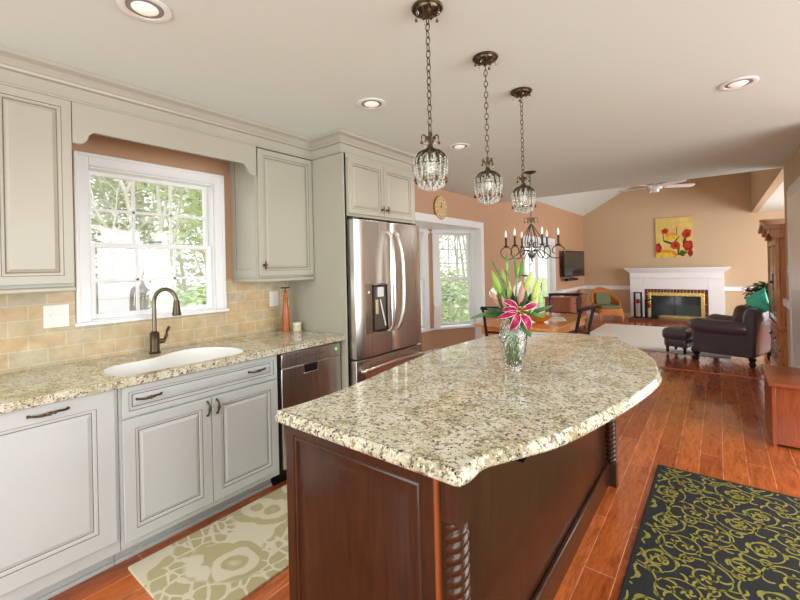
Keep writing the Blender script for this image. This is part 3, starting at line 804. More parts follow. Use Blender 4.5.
for yy in (.884, 2.83):
    px = -.530
    if yy > 2: px = -.556
    p_ = thing
    mb = MB().box(px-.028, px+.028, yy-.028, yy+.028, .768, .874).box(px-.030, px+.030, yy-.030, yy+.030, 0, .14)
    turns = 7.5
    def rope(u, v, px=px, yy=yy):
        a = 2*PI*u; z = .14+.628*v; r = .0255+.0045*abs(math.cos(1.5*(a-2*PI*v*turns)))*1.6-.002; 
        e = min(1, min(v, 1-v)/.03); r *= .8+.2*e
        return (px+r*math.cos(a), yy+r*math.sin(a), z)
    mb.grid(rope, 30, 260, True)
    mb.build('rope_post', M_island, t, bevel=0, angle=1.2)
MB().extrude([(0,0),(.13,0),(.13,-.012),(.03,-.17),(0,-.17)], (IX1, 1.385, .874), (1,0,0), (0,0,1), (0,1,0), .05).build('support_bracket', M_blackM, t, bevel=.003)

# ================================================================== VASE AND LILIES
vx, vy, vz = -.755, 1.80, .9145
t = thing('glass_vase', 'cut crystal vase of lilies on the island granite', 'vase', (vx, vy, vz))
prof = [(.038,0),(.039,.004),(.036,.012),(.041,.03),(.052,.075),(.059,.12),(.062,.16),(.058,.195),(.049,.222),(.043,.235),(.045,.243)]
inn = [(.041,.243),(.039,.235),(.045,.222),(.054,.195),(.057,.16),(.054,.12),(.047,.075),(.036,.035),(.0001,.022)]
def facet(mbv):
    n = 32; allp = prof+inn; vs = []; fs = []
    Q = spl([(r, z, 0) for r, z in prof], 3); Q = [(p.x, p.y) for p in Q]
    R_ = Q+inn
    for i, (r, z) in enumerate(R_):
        for k in range(n):
            a = 2*PI*k/n; rr_ = r
            if i < len(Q) and .02 < z < .20: rr_ *= 1+.035*abs(math.sin(a*8+z*70))*1+.035*abs(math.sin(a*8-z*70))-.03
            vs.append((rr_*math.cos(a), rr_*math.sin(a), z))
    for i in range(len(R_)-1):
        for k in range(n): k2 = (k+1) % n; fs.append((i*n+k, i*n+k2, (i+1)*n+k2, (i+1)*n+k))
    fs.append(tuple(range(n-1, -1, -1))); mbv.add([(vx+a, vy+b, vz+c) for a, b, c in vs], fs)
mb = MB(); facet(mb); mb.build('glass_body', M_glassC, t, smooth=False)
o = MB().lathe((vx, vy, vz+.024), [(.032,0.012),(.045,.05),(.052,.098),(.055,.136),(.053,.165),(.0001,.165)], 20).build('water', mat('vase water', (.95, 1, .95, 1), 0, trans=1, ior=1.33), t)

M_stem = mat('lily stem green', S(110, 150, 60), .5)
M_bud = mat('pale green lily bud', S(186, 200, 110), .45, var=.15, vscale=30)
M_budP = mat('pink tinged lily bud', S(186, 138, 120), .45, var=.25, vscale=40)
M_budG = mat('green lily bud', S(136, 172, 60), .45, var=.15, vscale=30)
M_lilyW = mat('white lily petal', S(240, 240, 238), .45)
def m_petal():
    m_ = mat('magenta lily petal', S(200, 40, 100), .4); n, b = nodes(m_)
    at = n.nodes.new('ShaderNodeUVMap'); g = n.nodes.new('ShaderNodeTexCoord')
    f = noise(n, 60, 3, g.outputs['Object']); r = ramp(n, [(.35, S(140, 12, 60)), (.65, S(186, 36, 98))], f)
    n.links.new(r.outputs[0], b.inputs['Base Color']); return m_
M_pet = m_petal(); M_petE = mat('pale petal margin', S(236, 196, 206), .45)
L8 = .6
def camdir(u, v, d=0): # direction helper in the view's right/up, for describing how stems lean in the room
    return Vector((.787*u, .617*u, v)) + Vector((-.617, .787, 0))*d
def bud(mb, p, d, L, r):
    d = Vector(d).normalized(); p = Vector(p)
    prof = [0,.35,.7,.92,1,.95,.75,.4,.08]; L *= 1.12; r *= 1.12
    mb.tube([p+d*L*i/8 for i in range(9)], [max(r*q, .001) for q in prof], 8)
def leaf(mb, p, q, wd, bend=.03, nrm=None, n=7, th=.0012):
    p, q = Vector(p), Vector(q); d = q-p; L = d.length; dn = d.normalized()
    s_ = dn.cross(Vector((0,0,1))); s_ = s_.normalized() if s_.length > .1 else Vector((1,0,0))
    if nrm is not None: s_ = Vector(nrm).normalized()
    up = s_.cross(dn); vs = []; fs = []
    for i in range(n+1):
        t_ = i/n; c = p+d*t_+up*bend*math.sin(PI*t_)*1.0
        ww = wd*math.sin(PI*min(1, t_*.93+.07))**.7/2+.0006
        vs += [c-s_*ww, c+up*.15*ww-up*th, c+s_*ww, c+up*.15*ww+up*th]
    for i in range(n):
        a = i*4; b = a+4
        for k in range(4): k2 = (k+1) % 4; fs.append((a+k, a+k2, b+k2, b+k))
    fs += [(3,2,1,0), tuple(n*4+k for k in range(4))]
    mb.add(vs, fs)
VT = Vector((vx, vy, vz+.235))
def lily(label, base_ang, lean, top, parts):
    """one cut stem: parts is a list of builders called with (root, top point)"""
    foot = Vector((vx+.02*math.cos(base_ang), vy+.02*math.sin(base_ang), vz+.03))
    neck = VT+Vector((lean[0]*.02, lean[1]*.02, 0))
    r = thing('lily_stem', label, 'lily', tuple(foot), group='lily stems standing in the crystal vase')
    P = spl([foot, (foot+neck)/2, neck, (neck+Vector(top))/2+Vector((0,0,.01)), Vector(top)], 5)
    MB().tube(P, .0032, 7).build('stem', M_stem, r)
    for f in parts: f(r, Vector(top))
    return r
def P_(u, v, d=0): return VT+camdir(u*1.22, v*1.28 if v > .03 else v, d)
def bud_part(u, v, du, dv, L, r, m_, d=0):
    def f(root, top):
        mb = MB(); s_ = P_(u, v, d); bud(mb, s_, camdir(du, dv, 0), L, r)
        b_ = mb.build('bud', m_, root)
        MB().tube(spl([top, (top+s_)/2+Vector((0,0,.004)), s_], 4), .0018, 6).build('bud_stalk', M_stem, b_)
    return f
def leaf_part(u0, v0, u1, v1, wd, bend=.02, d0=0, d1=0, m_=None, flat=False):
    def f(root, top):
        mb = MB(); leaf(mb, P_(u0, v0, d0), P_(u1, v1, d1), wd, bend, nrm=(camdir(v1-v0, -(u1-u0), 0) if flat else None)); mb.build('leaf', m_ or M_leaf, root)
    return f
def bloom(root, top, c=None):
    c = Vector(c) if c is not None else P_(.012, .035, -.06); ax = camdir(0, .15, -1).normalized()
    e1 = camdir(1, 0, 0).normalized(); e2 = e1.cross(ax).normalized()
    if e2.z < 0: e2 = -e2
    root_b = None
    specs = [(190, .098), (136, .098), (240, .084), (300, .090), (28, .098), (165, .080)]
    for k, (deg, L) in enumerate(specs):
        a = math.radians(deg); dr = (e1*math.cos(a)+e2*math.sin(a)).normalized(); sd = ax.cross(dr).normalized()
        n = 9; vs = []; fs = []; wd = .033 if k in (2, 3) else .025
        mb = MB()
        for i in range(n+1):
            t_ = i/n; cc = c + dr*(L*(.12+.88*t_)) + ax*(.022*math.sin(PI*t_*.9)-.028*t_*t_*t_*1.2) - Vector((0,0,.012))*t_*t_
            w_ = wd*math.sin(PI*min(1, t_*.86+.10))**.8
            for s_, lift in ((-1, .007), (-.86, .0055), (0, 0), (.86, .0055), (1, .007)):
                vs.append(cc+sd*w_*s_*.5*1.15+ax*(lift+.002*math.sin(9*t_+s_*3)*abs(s_)))
        for i in range(n):
            for j in range(4):
                a_ = i*5+j; fs.append((a_, a_+1, a_+6, a_+5)); 
        mb.add(vs, fs); mb.mi = [1 if (i % 4) in (0, 3) else 0 for i in range(len(fs))]
        o = mb.build('petal', [M_pet, M_petE], root)
        so = o.modifiers.new('solid', 'SOLIDIFY'); so.thickness = .0012
    mb = MB()
    for k in range(6):
        a = 2*PI*k/6; tip = c+ax*.05+(e1*math.cos(a)+e2*math.sin(a))*.02
        mb.tube([c, (c+tip)/2+ax*.006, tip], .0010, 5); mb.tube([tip-e1*.006, tip+e1*.006], .0022, 5)
    mb.build('stamens', mat('yellow green stamens', S(212, 196, 90), .5), root)
    MB().tube(spl([top, (top+c)/2, c-ax*.012], 4), .0030, 6).build('flower_stalk', M_stem, root)

lily('magenta lily stem with one open flower over the vase rim', 0, (0,0), P_(.01, .03, 0), [lambda r, t_: bloom(r, t_),
     leaf_part(.02, .01, .055, -.075, .036, .01, -.03, -.05, None, True), leaf_part(-.02, .04, -.165, .012, .018, -.03, -.01, -.03, None, True), leaf_part(-.01, .02, -.11, .022, .022, .01, 0, 0, M_leafD, True), leaf_part(.03, .045, .05, .105, .03, 0, -.02, -.02, M_leafD, True), leaf_part(-.03, .03, -.045, .10, .028, 0, -.02, -.02, M_leafD, True)])
lily('lily stem with two fat green buds leaning left', 1.2, (-.5,-.3), P_(-.03, .09), [
     bud_part(-.040, .085, -.35, 1, .115, .014, M_budG), bud_part(-.020, .11, -.15, 1, .085, .010, M_bud, .02), leaf_part(-.02, .05, -.06, .16, .026, .0, 0, 0, None, True)])
lily('lily stem with three long pale buds leaning right', 2.2, (.5,.4), P_(.04, .08), [
     bud_part(.045, .090, .38, 1, .11, .014, M_bud), bud_part(.075, .055, .30, 1, .115, .0155, M_bud, .0), bud_part(.030, .06, .05, 1, .085, .013, M_budP, -.02),
     leaf_part(.03, .02, .16, .050, .020, .015, 0, 0, M_leafD, True), leaf_part(.02, .04, .11, .010, .022, .015, 0, -.03, None, True), bud_part(.015, .055, .2, 1, .075, .011, M_budP, -.04)])
lily('lily stem with a pinkish bud and a white half-open flower at left', 3.3, (-.5,.1), P_(-.05, .07), [
     bud_part(-.050, .045, -.55, 1, .085, .011, M_budP, -.02), bud_part(-.070, .072, .1, 1, .055, .018, M_lilyW, .02), leaf_part(-.02, .02, -.10, .045, .024, .01, 0, 0, M_leafD, True), bud_part(-.030, .035, -.3, 1, .07, .009, M_budP, -.04)])
lily('tall slender lily stem with small green buds at its tip', 4.2, (0,.2), P_(-.018, .16), [
     bud_part(-.018, .17, .0, 1, .055, .006, M_budG), leaf_part(-.018, .14, -.016, .245, .016, .0, 0, 0, M_leaf, True), leaf_part(-.02, .12, -.075, .215, .010, .0, .0, .0, M_leaf, True)])
lily('tall lily stem with narrow upright leaves and tiny right-hand buds', 5.1, (.2,.4), P_(.02, .15), [
     bud_part(.020, .16, .25, 1, .040, .006, M_budG), leaf_part(.02, .14, .012, .24, .014, .0, 0, 0, M_leaf, True), leaf_part(.03, .15, .045, .22, .018, .0, .0, .0, M_leaf, True), leaf_part(.03, .16, .085, .155, .008, .0, 0, 0, M_leafD, True)])
lily('white lily with folded petals in the middle of the bouquet', .6, (.1,0), P_(.005, .08, .02), [
     bud_part(.012, .075, .45, 1, .080, .020, M_lilyW, .02), bud_part(-.025, .075, -.1, 1, .06, .012, M_bud, .03), leaf_part(0, .03, .02, .12, .03, 0, .01, .02, M_leafD, True)])
lily('leafy lily stem filling the centre of the bouquet with dark leaves', 2.8, (0,0), P_(0, .06, .03), [
     leaf_part(-.01, .01, -.06, .08, .032, .01, 0, .02, M_leafD, True), leaf_part(0, .01, .05, .085, .032, .01, 0, .02, M_leafD, True), leaf_part(-.01, .02, -.015, .11, .034, .01, 0, .03, M_leafD, True),
     leaf_part(.01, .01, .09, .05, .024, .01, -.02, -.03, M_leafD), leaf_part(-.01, .01, -.07, .045, .026, .01, -.02, -.04, M_leafD, True), leaf_part(.02, .02, .035, .10, .034, .01, -.01, -.01, M_leafD, True), leaf_part(-.03, .02, -.04, .09, .034, .01, -.01, 0, M_leaf, True), leaf_part(.0, .03, .005, .075, .036, .01, -.03, -.03, M_leafD, True)])

lily('short lily stem with two cream buds at the right of the open flower', 1.7, (.5,-.2), P_(.04, .04), [
     bud_part(.060, .030, .45, 1, .085, .012, M_bud, -.03), bud_part(.050, .075, .25, 1, .095, .012, M_budG, .03), leaf_part(.03, .03, .10, .11, .024, 0, .01, .02, M_leafD, True)])
lily('short lily stem with pale buds rising behind the open flower', 3.9, (-.2,-.3), P_(-.01, .05), [
     bud_part(-.010, .060, .05, 1, .090, .011, M_bud, .01), bud_part(-.045, .060, -.25, 1, .095, .012, M_budG, .02), leaf_part(-.02, .03, -.085, .10, .024, 0, .01, .02, M_leaf, True)])
# ================================================================== PENDANTS
def arcpts(c, e, r, a0, a1, n=10): # arc in plane (e, z)
    return [Vector(c)+Vector(e)*r*math.cos(a0+(a1-a0)*i/n)+Vector((0,0,1))*r*math.sin(a0+(a1-a0)*i/n) for i in range(n+1)]
def chain(mb, z0, z1, x=0, y=0, L=.032):
    n = int((z1-z0)/(L*.78)); st = (z1-z0)/n
    for k in range(n):
        zc = z0+st*(k+.5); e = Vector((1,0,0)) if k % 2 else Vector((0,1,0)); P = []
        for i in range(10):
            a = 2*PI*i/10; P.append(Vector((x, y, zc))+e*.0085*math.cos(a)+Vector((0,0,1))*(st*.62)*math.sin(a))
        mb.tube(P, .0021, 5, closed=True)
PEND_Z = 1.93
def drop(root, p, h=.022, m_=None):
    mb = MB(); p = Vector(p); mb.lathe(p, [(.0005,0),(.0012,-.004),(.004,-.5*h),(.0065,-.8*h),(.004,-h),(.0002,-h*1.05)], 8)
    return mb.build('amber_drop', m_ or M_amber, root)
def make_pendant(label):
    g = 'crystal pendants above the island'
    t = thing('pendant_light', label, 'pendant light', (0,0,ZC), group=g, local=True)
    mb = MB().lathe((0,0,0), [(.060,-.001),(.062,-.005),(.058,-.010),(.050,-.008),(.046,-.016),(.030,-.020),(.014,-.032),(.006,-.040),(.0001,-.042)], 28)
    for k in range(8):
        a = 2*PI*k/8; mb.tube(spl([(.052*math.cos(a), .052*math.sin(a), -.008), (.040*math.cos(a+.25), .040*math.sin(a+.25), -.024), (.022*math.cos(a), .022*math.sin(a), -.026)], 4), .003, 6)
    can = mb.build('canopy', M_bronze, t)
    for k in range(6):
        a = 2*PI*k/6+.2; drop(can, (.048*math.cos(a), .048*math.sin(a), -.022), .020, M_amber if k % 2 else M_glassC)
    zt_ = PEND_Z-ZC
    mb = MB(); chain(mb, zt_+.0, -.038); mb.build('chain', M_bronze, t)
    # crown of scrolls
    mb = MB().lathe((0,0,zt_), [(.0001,.004),(.008,0),(.006,-.02),(.010,-.03),(.006,-.045),(.012,-.060),(.016,-.068),(.010,-.075)], 12)
    for k in range(8):
        a = 2*PI*k/8; e = Vector((math.cos(a), math.sin(a), 0)); b = Vector((0,0,zt_-.050)); q = 1 if k % 2 else .72
        mb.tube(spl([b+e*.006, b+e*.014*q+Vector((0,0,.020)), b+e*.023*q+Vector((0,0,.038*q)), b+e*.032*q+Vector((0,0,.034*q)), b+e*.034*q+Vector((0,0,.022*q))], 4), [.0034]*6+[.0028]*6+[.0022]*5, 6)
    cr = mb.build('crown', M_bronze, t)
    for k in range(8):
        a = 2*PI*k/8; q = 1 if k % 2 else .72; drop(cr, (.034*q*math.cos(a), .034*q*math.sin(a), zt_-.050+.022*q), .020, M_amber if k % 2 else M_glassC)
    # cage of leaves
    z_h = zt_-.070; mb = MB()
    for k in range(12):
        a = 2*PI*k/12; e = Vector((math.cos(a), math.sin(a), 0)); s_ = Vector((-math.sin(a), math.cos(a), 0)); vs = []; fs = []
        prf = [(.008,0,.002),(.024,-.003,.003),(.040,-.009,.0055),(.053,-.019,.0062),(.061,-.034,.0055),(.064,-.050,.004),(.065,-.062,.0015)]
        for r, z, w_ in prf:
            vs += [e*r+s_*w_+Vector((0,0,z_h+z)), e*(r+.001)+Vector((0,0,z_h+z+.003)), e*r-s_*w_+Vector((0,0,z_h+z)), e*(r-.002)+Vector((0,0,z_h+z-.003))]
        for i in range(len(prf)-1):
            for q in range(4): fs.append((i*4+q, i*4+(q+1)%4, i*4+4+(q+1)%4, i*4+4+q))
        mb.add(vs, fs)
    P = [Vector((.065*math.cos(2*PI*i/32), .065*math.sin(2*PI*i/32), z_h-.062)) for i in range(32)]
    mb.tube(P, .0018, 5, closed=True)
    P = [Vector((.050*math.cos(2*PI*i/32), .050*math.sin(2*PI*i/32), z_h-.128)) for i in range(32)]
    mb.tube(P, .0016, 5, closed=True)
    mb.build('cage', M_bronze, t)
    MB().cyl((0,0,z_h), (0,0,z_h-.035), .010, n=10).build('socket', M_bronze, t)
    MB().lathe((0,0,z_h-.035), [(.008,0),(.012,-.012),(.018,-.030),(.016,-.045),(.008,-.055),(.0001,-.058)], 12).build('bulb', mat('frosted bulb', S(250, 246, 236), .2, emit=.12), t)
    mb = MB()
    for k in range(16):
        a = 2*PI*k/16
        for i in range(9):
            u = i/8; ang = u*PI*.5
            r = .065-.015*u**3; z = z_h-.042-.088*u
            mb.octa((r*math.cos(a), r*math.sin(a), z), .0056, .0058)
    for k in range(10):
        a = 2*PI*k/10+.3
        for i in range(7):
            u = i/6; r = .016+.024*math.sin(u*PI*.5); z = z_h-.02-.10*u
            mb.octa((r*math.cos(a), r*math.sin(a), z), .0055, .009)
    for k in range(12):
        a = 2*PI*k/12
        for i in range(3): r = .048-.014*i; mb.octa((r*math.cos(a), r*math.sin(a), z_h-.140-.006*i), .0055, .009)
    o = mb.build('crystal_beads', M_bead, t, smooth=False); o['kind'] = 'stuff'
    for k in range(8):
        a = 2*PI*k/8+.15; drop(t, (.064*math.cos(a), .064*math.sin(a), z_h-.104), .024)
    return t
p0 = make_pendant('nearest of three crystal pendant lights, hanging over the near end of the island')
p0.location = (-.875, 1.325, ZC)
copy_tree(p0, (-.872, 1.82, ZC), .4, 'middle one of the three crystal pendant lights over the island')
copy_tree(p0, (-.885, 2.31, ZC), .9, 'farthest of the three crystal pendant lights over the island, nearest the dining table')

# ---------- recessed lights
def can(x, y, label, first=[None]):
    if first[0] is None:
        t = thing('recessed_light', label, 'recessed light', (x, y, ZC), group='recessed ceiling lights', local=True)
        MB().lathe((0,0,0), [(.062,-.001),(.088,-.001),(.090,-.005),(.084,-.008),(.066,-.006),(.062,-.001)], 28).build('trim_ring', M_white, t)
        MB().lathe((0,0,0), [(.0001,-.0015),(.062,-.0015),(.062,-.004),(.0001,-.004)], 24).build('baffle', mat('grey baffle', S(150, 144, 138), .5), t)
        MB().lathe((0,0,0), [(.0001,-.014),(.034,-.012),(.046,-.004),(.0001,-.003)], 20).build('bulb', mat('pale bulb', S(235, 230, 222), .3, emit=.5), t)
        first[0] = t
    else: copy_tree(first[0], (x, y, ZC), 0, label)
    spot((x, y, ZC-.03), 14)
can(-1.70, .63, 'recessed ceiling light at the top left, over the counter in front of the window')
can(-1.66, 1.87, 'recessed ceiling light over the floor between the dishwasher and the island')
can(-1.70, 3.02, 'small-looking recessed ceiling light beyond the first pendant, near the refrigerator')
can(.11, 3.04, 'recessed ceiling light alone at the right, over the wood floor')

# ================================================================== CLOCK
t = thing('wall_clock', 'oval tan wall clock on the terracotta wall above the bay window', 'clock', (W, 4.50, 2.17))
R = Matrix.Rotation(PI/2, 3, 'Y')
MB().lathe((W+.001, 4.50, 2.165), [(.100,0),(.102,.010),(.100,.020),(.096,.022)], 32, sx=1.55, sy=1.50, M=R).build('frame', mat('dark clock rim', S(150, 116, 70), .5), t)
MB().lathe((W+.020, 4.50, 2.165), [(.0001,0),(.097,.0),(.096,.006),(.0001,.007)], 32, sx=1.55, sy=1.50, M=R).build('face', mat('mottled tan clock face', S(214, 184, 132), .6, var=.2, vscale=30), t)
MB().bar((W+.030, 4.50, 2.165), (W+.030, 4.515, 2.235), .006, .002).bar((W+.030, 4.50, 2.165), (W+.030, 4.46, 2.18), .007, .002).build('hands', M_black, t)
mb = MB()
for k in range(12):
    a = 2*PI*k/12; mb.obox((W+.028, 4.50+.115*math.sin(a), 2.165+.118*math.cos(a)), (.002, .006, .016))
mb.build('numeral_marks', M_bronze, t)

# ================================================================== RUGS
def vines(mb, x0, x1, y0, y1, z, seed, wd=.0048):
    """scrolling vine ribbons that stay on the rug"""
    rnd = random.Random(seed)
    def inside(p): return x0+.02 < p[0] < x1-.02 and y0+.02 < p[1] < y1-.02
    def ribbon(P, w_):
        P = [p for p in P]
        run = []
        def flush():
            if len(run) > 2:
                vs = []; fs = []; n = len(run)
                for i, p in enumerate(run):
                    a = run[max(i-1, 0)]; b = run[min(i+1, n-1)]; d = Vector((b[0]-a[0], b[1]-a[1]))
                    if d.length < 1e-6: d = Vector((1,0))
                    d.normalize(); s_ = Vector((-d.y, d.x))*w_*(.55+.45*math.sin(PI*(i+.5)/n))
                    vs += [(p[0]+s_.x, p[1]+s_.y, z), (p[0]-s_.x, p[1]-s_.y, z)]
                for i in range(n-1): fs.append((2*i, 2*i+2, 2*i+3, 2*i+1))
                mb.add(vs, fs)
        for p in P:
            if inside(p): run.append(p)
            else: flush(); run = []
        flush()
    def spiral(cx, cy, r, a0, sgn, turns=1.35):
        P = []
        for i in range(64):
            u = i/63; a = a0+sgn*2*PI*turns*u; rr_ = r*(1-.80*u)
            P.append((cx+rr_*math.cos(a), cy+rr_*math.sin(a)))
        ribbon(P, wd)
        return P
    def leaflet(p, a, L):
        P = [(p[0]+L*u*math.cos(a+1.2*u), p[1]+L*u*math.sin(a+1.2*u)) for u in [i/7 for i in range(8)]]
        ribbon(P, wd*1.25)
    s = .20; j = 0; y = y0-.1
    while y < y1+.2:
        x = x0-.1+(.5*s if j % 2 else 0); i = 0
        while x < x1+.2:
            sg = 1 if (i+j) % 2 else -1
            a0 = rnd.uniform(-.5, .5)+(PI/2 if j % 2 else -PI/2)+(i % 3)*.8
            P0x, P0y = x+rnd.uniform(-.015, .015), y+rnd.uniform(-.015, .015); P = spiral(P0x, P0y, s*.42, a0, sg)
            for q in (8, 18, 28, 38, 48):
                a = math.atan2(P[q+1][1]-P[q][1], P[q+1][0]-P[q][0])
                leaflet(P[q], a-sg*.9, .05); 
                if q in (18, 38): leaflet(P[q], a+sg*.9, .04)
            # flower in the middle
            cx, cy = P[-1]
            for q in range(5): leaflet((cx, cy), q*2*PI/5+a0, .028)
            # tail sweeping out of the scroll and a small counter-scroll beside it
            Q = []
            for q in range(26):
                u = q/25; a = a0-sg*2.1*u; rr_ = s*.45*(1+.42*u)
                Q.append((P0x+rr_*math.cos(a), P0y+rr_*math.sin(a)))
            ribbon(Q, wd); leaflet(Q[12], math.atan2(Q[13][1]-Q[12][1], Q[13][0]-Q[12][0])+sg*.8, .045); leaflet(Q[25], math.atan2(Q[25][1]-Q[24][1], Q[25][0]-Q[24][0]), .04)
            spiral(x+s*.52, y+s*.42, s*.17, a0+2.0, -sg, 1.1)
            x += s; i += 1
        y += s*.86; j += 1
mb = MB()
rx0, rx1, ry0, ry1 = -.352, .98, .95, 3.27
mb.layers(rr(rx0, rx1, ry0, ry1, .01, 2), [(0,.0012),(0,.010),(.003,.012)])
mb.cur = 1; vines(mb, rx0, rx1, ry0, ry1, .0126, 4)
M_rugD = mat('dark charcoal rug pile', S(34, 37, 38), .9, bump=.6, bscale=500); M_vine = mat('olive gold vine pile', S(150, 142, 62), .85, bump=.4, bscale=500)
o = mb.build('area_rug', [M_rugD, M_vine], smooth=False)
tag(o, 'black rug with olive scrolling vines on the wood floor, right of the island', 'rug')
def m_runner():
    m_ = mat('taupe and cream leaf runner', S(190, 180, 150), .9); n, b = nodes(m_)
    v = mapped(n, (1, 1, 1)); dis = noise(n, 5, 2, v)
    vm = n.nodes.new('ShaderNodeVectorMath'); vm.operation = 'ADD'; n.links.new(v, vm.inputs[0])
    nc = n.nodes.new('ShaderNodeTexNoise'); nc.inputs['Scale'].default_value = 6; n.links.new(v, nc.inputs['Vector'])
    sc = n.nodes.new('ShaderNodeVectorMath'); sc.operation = 'SCALE'; sc.inputs['Scale'].default_value = .09; n.links.new(nc.outputs['Color'], sc.inputs[0]); n.links.new(sc.outputs[0], vm.inputs[1])
    vo = N_(n, 'ShaderNodeTexVoronoi'); vo.feature = 'DISTANCE_TO_EDGE'; vo.inputs['Scale'].default_value = 13; n.links.new(vm.outputs[0], vo.inputs['Vector'])
    k1 = ramp(n, [(.07, (0,0,0)), (.09, (1,1,1))], vo.outputs['Distance']).outputs[0]
    v2 = N_(n, 'ShaderNodeTexVoronoi'); v2.feature = 'F1'; v2.inputs['Scale'].default_value = 4.2; n.links.new(vm.outputs[0], v2.inputs['Vector'])
    k2 = ramp(n, [(.0, (0,0,0)), (.14, (1,1,1)), (.22, (1,1,1)), (.25, (0,0,0)), (.42, (0,0,0)), (.45, (1,1,1)), (.62, (1,1,1)), (.65, (0,0,0))], v2.outputs['Distance']).outputs[0]
    k3 = ramp(n, [(.47, (0,0,0)), (.5, (1,1,1))], noise(n, 2.2, 1, v)).outputs[0]
    k = mix(n, k3, k1, k2)
    c = mix(n, k, S(220, 213, 188), S(188, 178, 138)); n.links.new(c, b.inputs['Base Color'])
    bumpit(n, b, noise(n, 400, 2, v), .5, .003)
    return m_
o = MB().layers(rr(-2.235, -1.625, .70, 2.25, .008, 2), [(0,.0012),(0,.009),(.003,.011)]).build('runner_rug', m_runner(), smooth=False)
tag(o, 'cream and taupe leaf-patterned runner rug on the floor in front of the sink cabinet', 'rug')
M_shag = mat('cream shag', S(242, 240, 233), .95, bump=1, bscale=220)
o = MB().layers(rr(-2.05, .12, 7.44, 10.15, .02, 2), [(0,.0012),(0,.014),(.005,.018)]).build('area_rug', M_shag, smooth=False)
tag(o, 'large cream rug in the family room in front of the fireplace', 'rug')

# ================================================================== DINING
t = thing('dining_table', 'honey oak rectangular dining table by the bay window', 'table', (-1.76, 4.9, 0))
TX0, TX1, TY0, TY1 = -2.20, -1.30, 4.15, 5.62
MB().layers(rr(TX0, TX1, TY0, TY1, .03, 4), [(.008,.712),(0,.718),(0,.734),(.006,.74)]).build('table_top', M_oak, t)
MB().box(TX0+.06, TX1-.06, TY0+.06, TY0+.08, .62, .712).box(TX0+.06, TX1-.06, TY1-.08, TY1-.06, .62, .712).box(TX0+.06, TX0+.08, TY0+.08, TY1-.08, .62, .712).box(TX1-.08, TX1-.06, TY0+.08, TY1-.08, .62, .712).build('apron', M_oak, t, bevel=.002)
for y in (4.62, 5.18):
    MB().lathe((-1.75, y, 0), [(.05,.09),(.06,.14),(.045,.22),(.062,.34),(.045,.50),(.055,.56),(.09,.62),(.09,.712)], 18).bar((-2.05, y, .05), (-1.45, y, .05), .08, .06).bar((-1.85, y, .10), (-1.65, y, .10), .10, .05).build('pedestal', M_oak, t)
def make_chair():
    t = thing('dining_chair', '', 'chair', (0,0,0), group='black dining chairs around the oak table', local=True)
    # faces +Y; the back is at -Y
    MB().layers(rr(-.21, .21, -.20, .21, .04, 4), [(.006,.435),(0,.44),(0,.46),(.012,.468)]).build('seat', M_black, t)
    for s_ in (-1, 1):
        MB().tube([(s_*.175, .17, .44), (s_*.19, .19, 0)], [.020, .013], 10).build('leg', M_black, t)
        MB().tube(spl([(s_*.19, -.22, 0), (s_*.18, -.185, .30), (s_*.178, -.18, .45), (s_*.185, -.215, .72), (s_*.195, -.27, .97)], 5), .016, 8).build('leg', M_black, t)
    for z, y, h in ((.955, -.262, .035), (.70, -.207, .022)):
        MB().tube(spl([(-.215 if z > .9 else -.18, y+.004, z), (-.1, y-.018, z+.006), (.1, y-.018, z+.006), (.215 if z > .9 else .18, y+.004, z)], 5), h*.55, 8).build('back_rail', M_black, t)
    MB().tube([(-.17, -.19, .22), (.17, -.19, .22)], .009, 8).tube([(-.18, .18, .20), (.18, .18, .20)], .009, 8).tube([(-.182, .18, .16), (-.182, -.19, .16)], .009, 8).tube([(.182, .18, .16), (.182, -.19, .16)], .009, 8).build('stretcher', M_black, t)
    return t
c0 = make_chair(); c0.location = (-1.76, 4.13, 0); c0.rotation_euler = (0,0,.06); c0['label'] = 'black wooden dining chair at the near end of the oak table, behind the vase'
copy_tree(c0, (-1.72, 5.72, 0), PI+.05, 'black wooden dining chair at the far end of the oak table, toward the desk')
copy_tree(c0, (-1.29, 4.31, 0), PI/2-.08, 'black wooden dining chair at the right-hand side of the oak table, near the cream rug')

# bowl of fruit
t = thing('fruit_bowl', 'orange wooden bowl of fruit on the oak table', 'bowl', (-1.62, 4.62, .741))
MB().lathe((-1.62, 4.62, .741), [(.045,0),(.05,.004),(.10,.030),(.135,.062),(.131,.064),(.096,.036),(.04,.012),(.0001,.010)], 28).build('bowl_body', mat('orange wood bowl', S(214, 130, 44), .35), t)
Mfr = mat('green pear skin', S(168, 176, 56), .4, var=.2, vscale=20)
def pear(x, y, z, rx, label, m_=Mfr):
    t = thing('pear', label, 'fruit', (x, y, z), group='pears in the fruit bowl')
    R = Matrix.Rotation(rx, 3, 'X') @ Matrix.Rotation(.6, 3, 'Y')
    MB().lathe((x, y, z), [(.0001,-.034),(.022,-.030),(.034,-.008),(.030,.015),(.018,.034),(.014,.046),(.008,.054),(.0001,.056)], 14, M=R).build('flesh', m_, t)
    p = Vector((x, y, z)); MB().tube([p+R@Vector((0,0,.053)), p+R@Vector((.003,0,.072))], .002, 5).build('stalk', M_bronze, t)
pear(-1.665, 4.60, .812, .9, 'green pear at the left of the fruit bowl'); pear(-1.59, 4.66, .812, -.8, 'green pear at the right rear of the fruit bowl'); pear(-1.575, 4.575, .812, .2, 'green pear at the front of the fruit bowl')
t = thing('cruet', 'small pale glass bottle with a dark top standing on the oak table', 'bottle', (-1.72, 4.95, .741))
MB().lathe((-1.72, 4.95, .741), [(.028,0),(.030,.005),(.030,.06),(.014,.085),(.010,.10)], 14).build('bottle_body', mat('milky glass', S(225, 228, 215), .2), t)
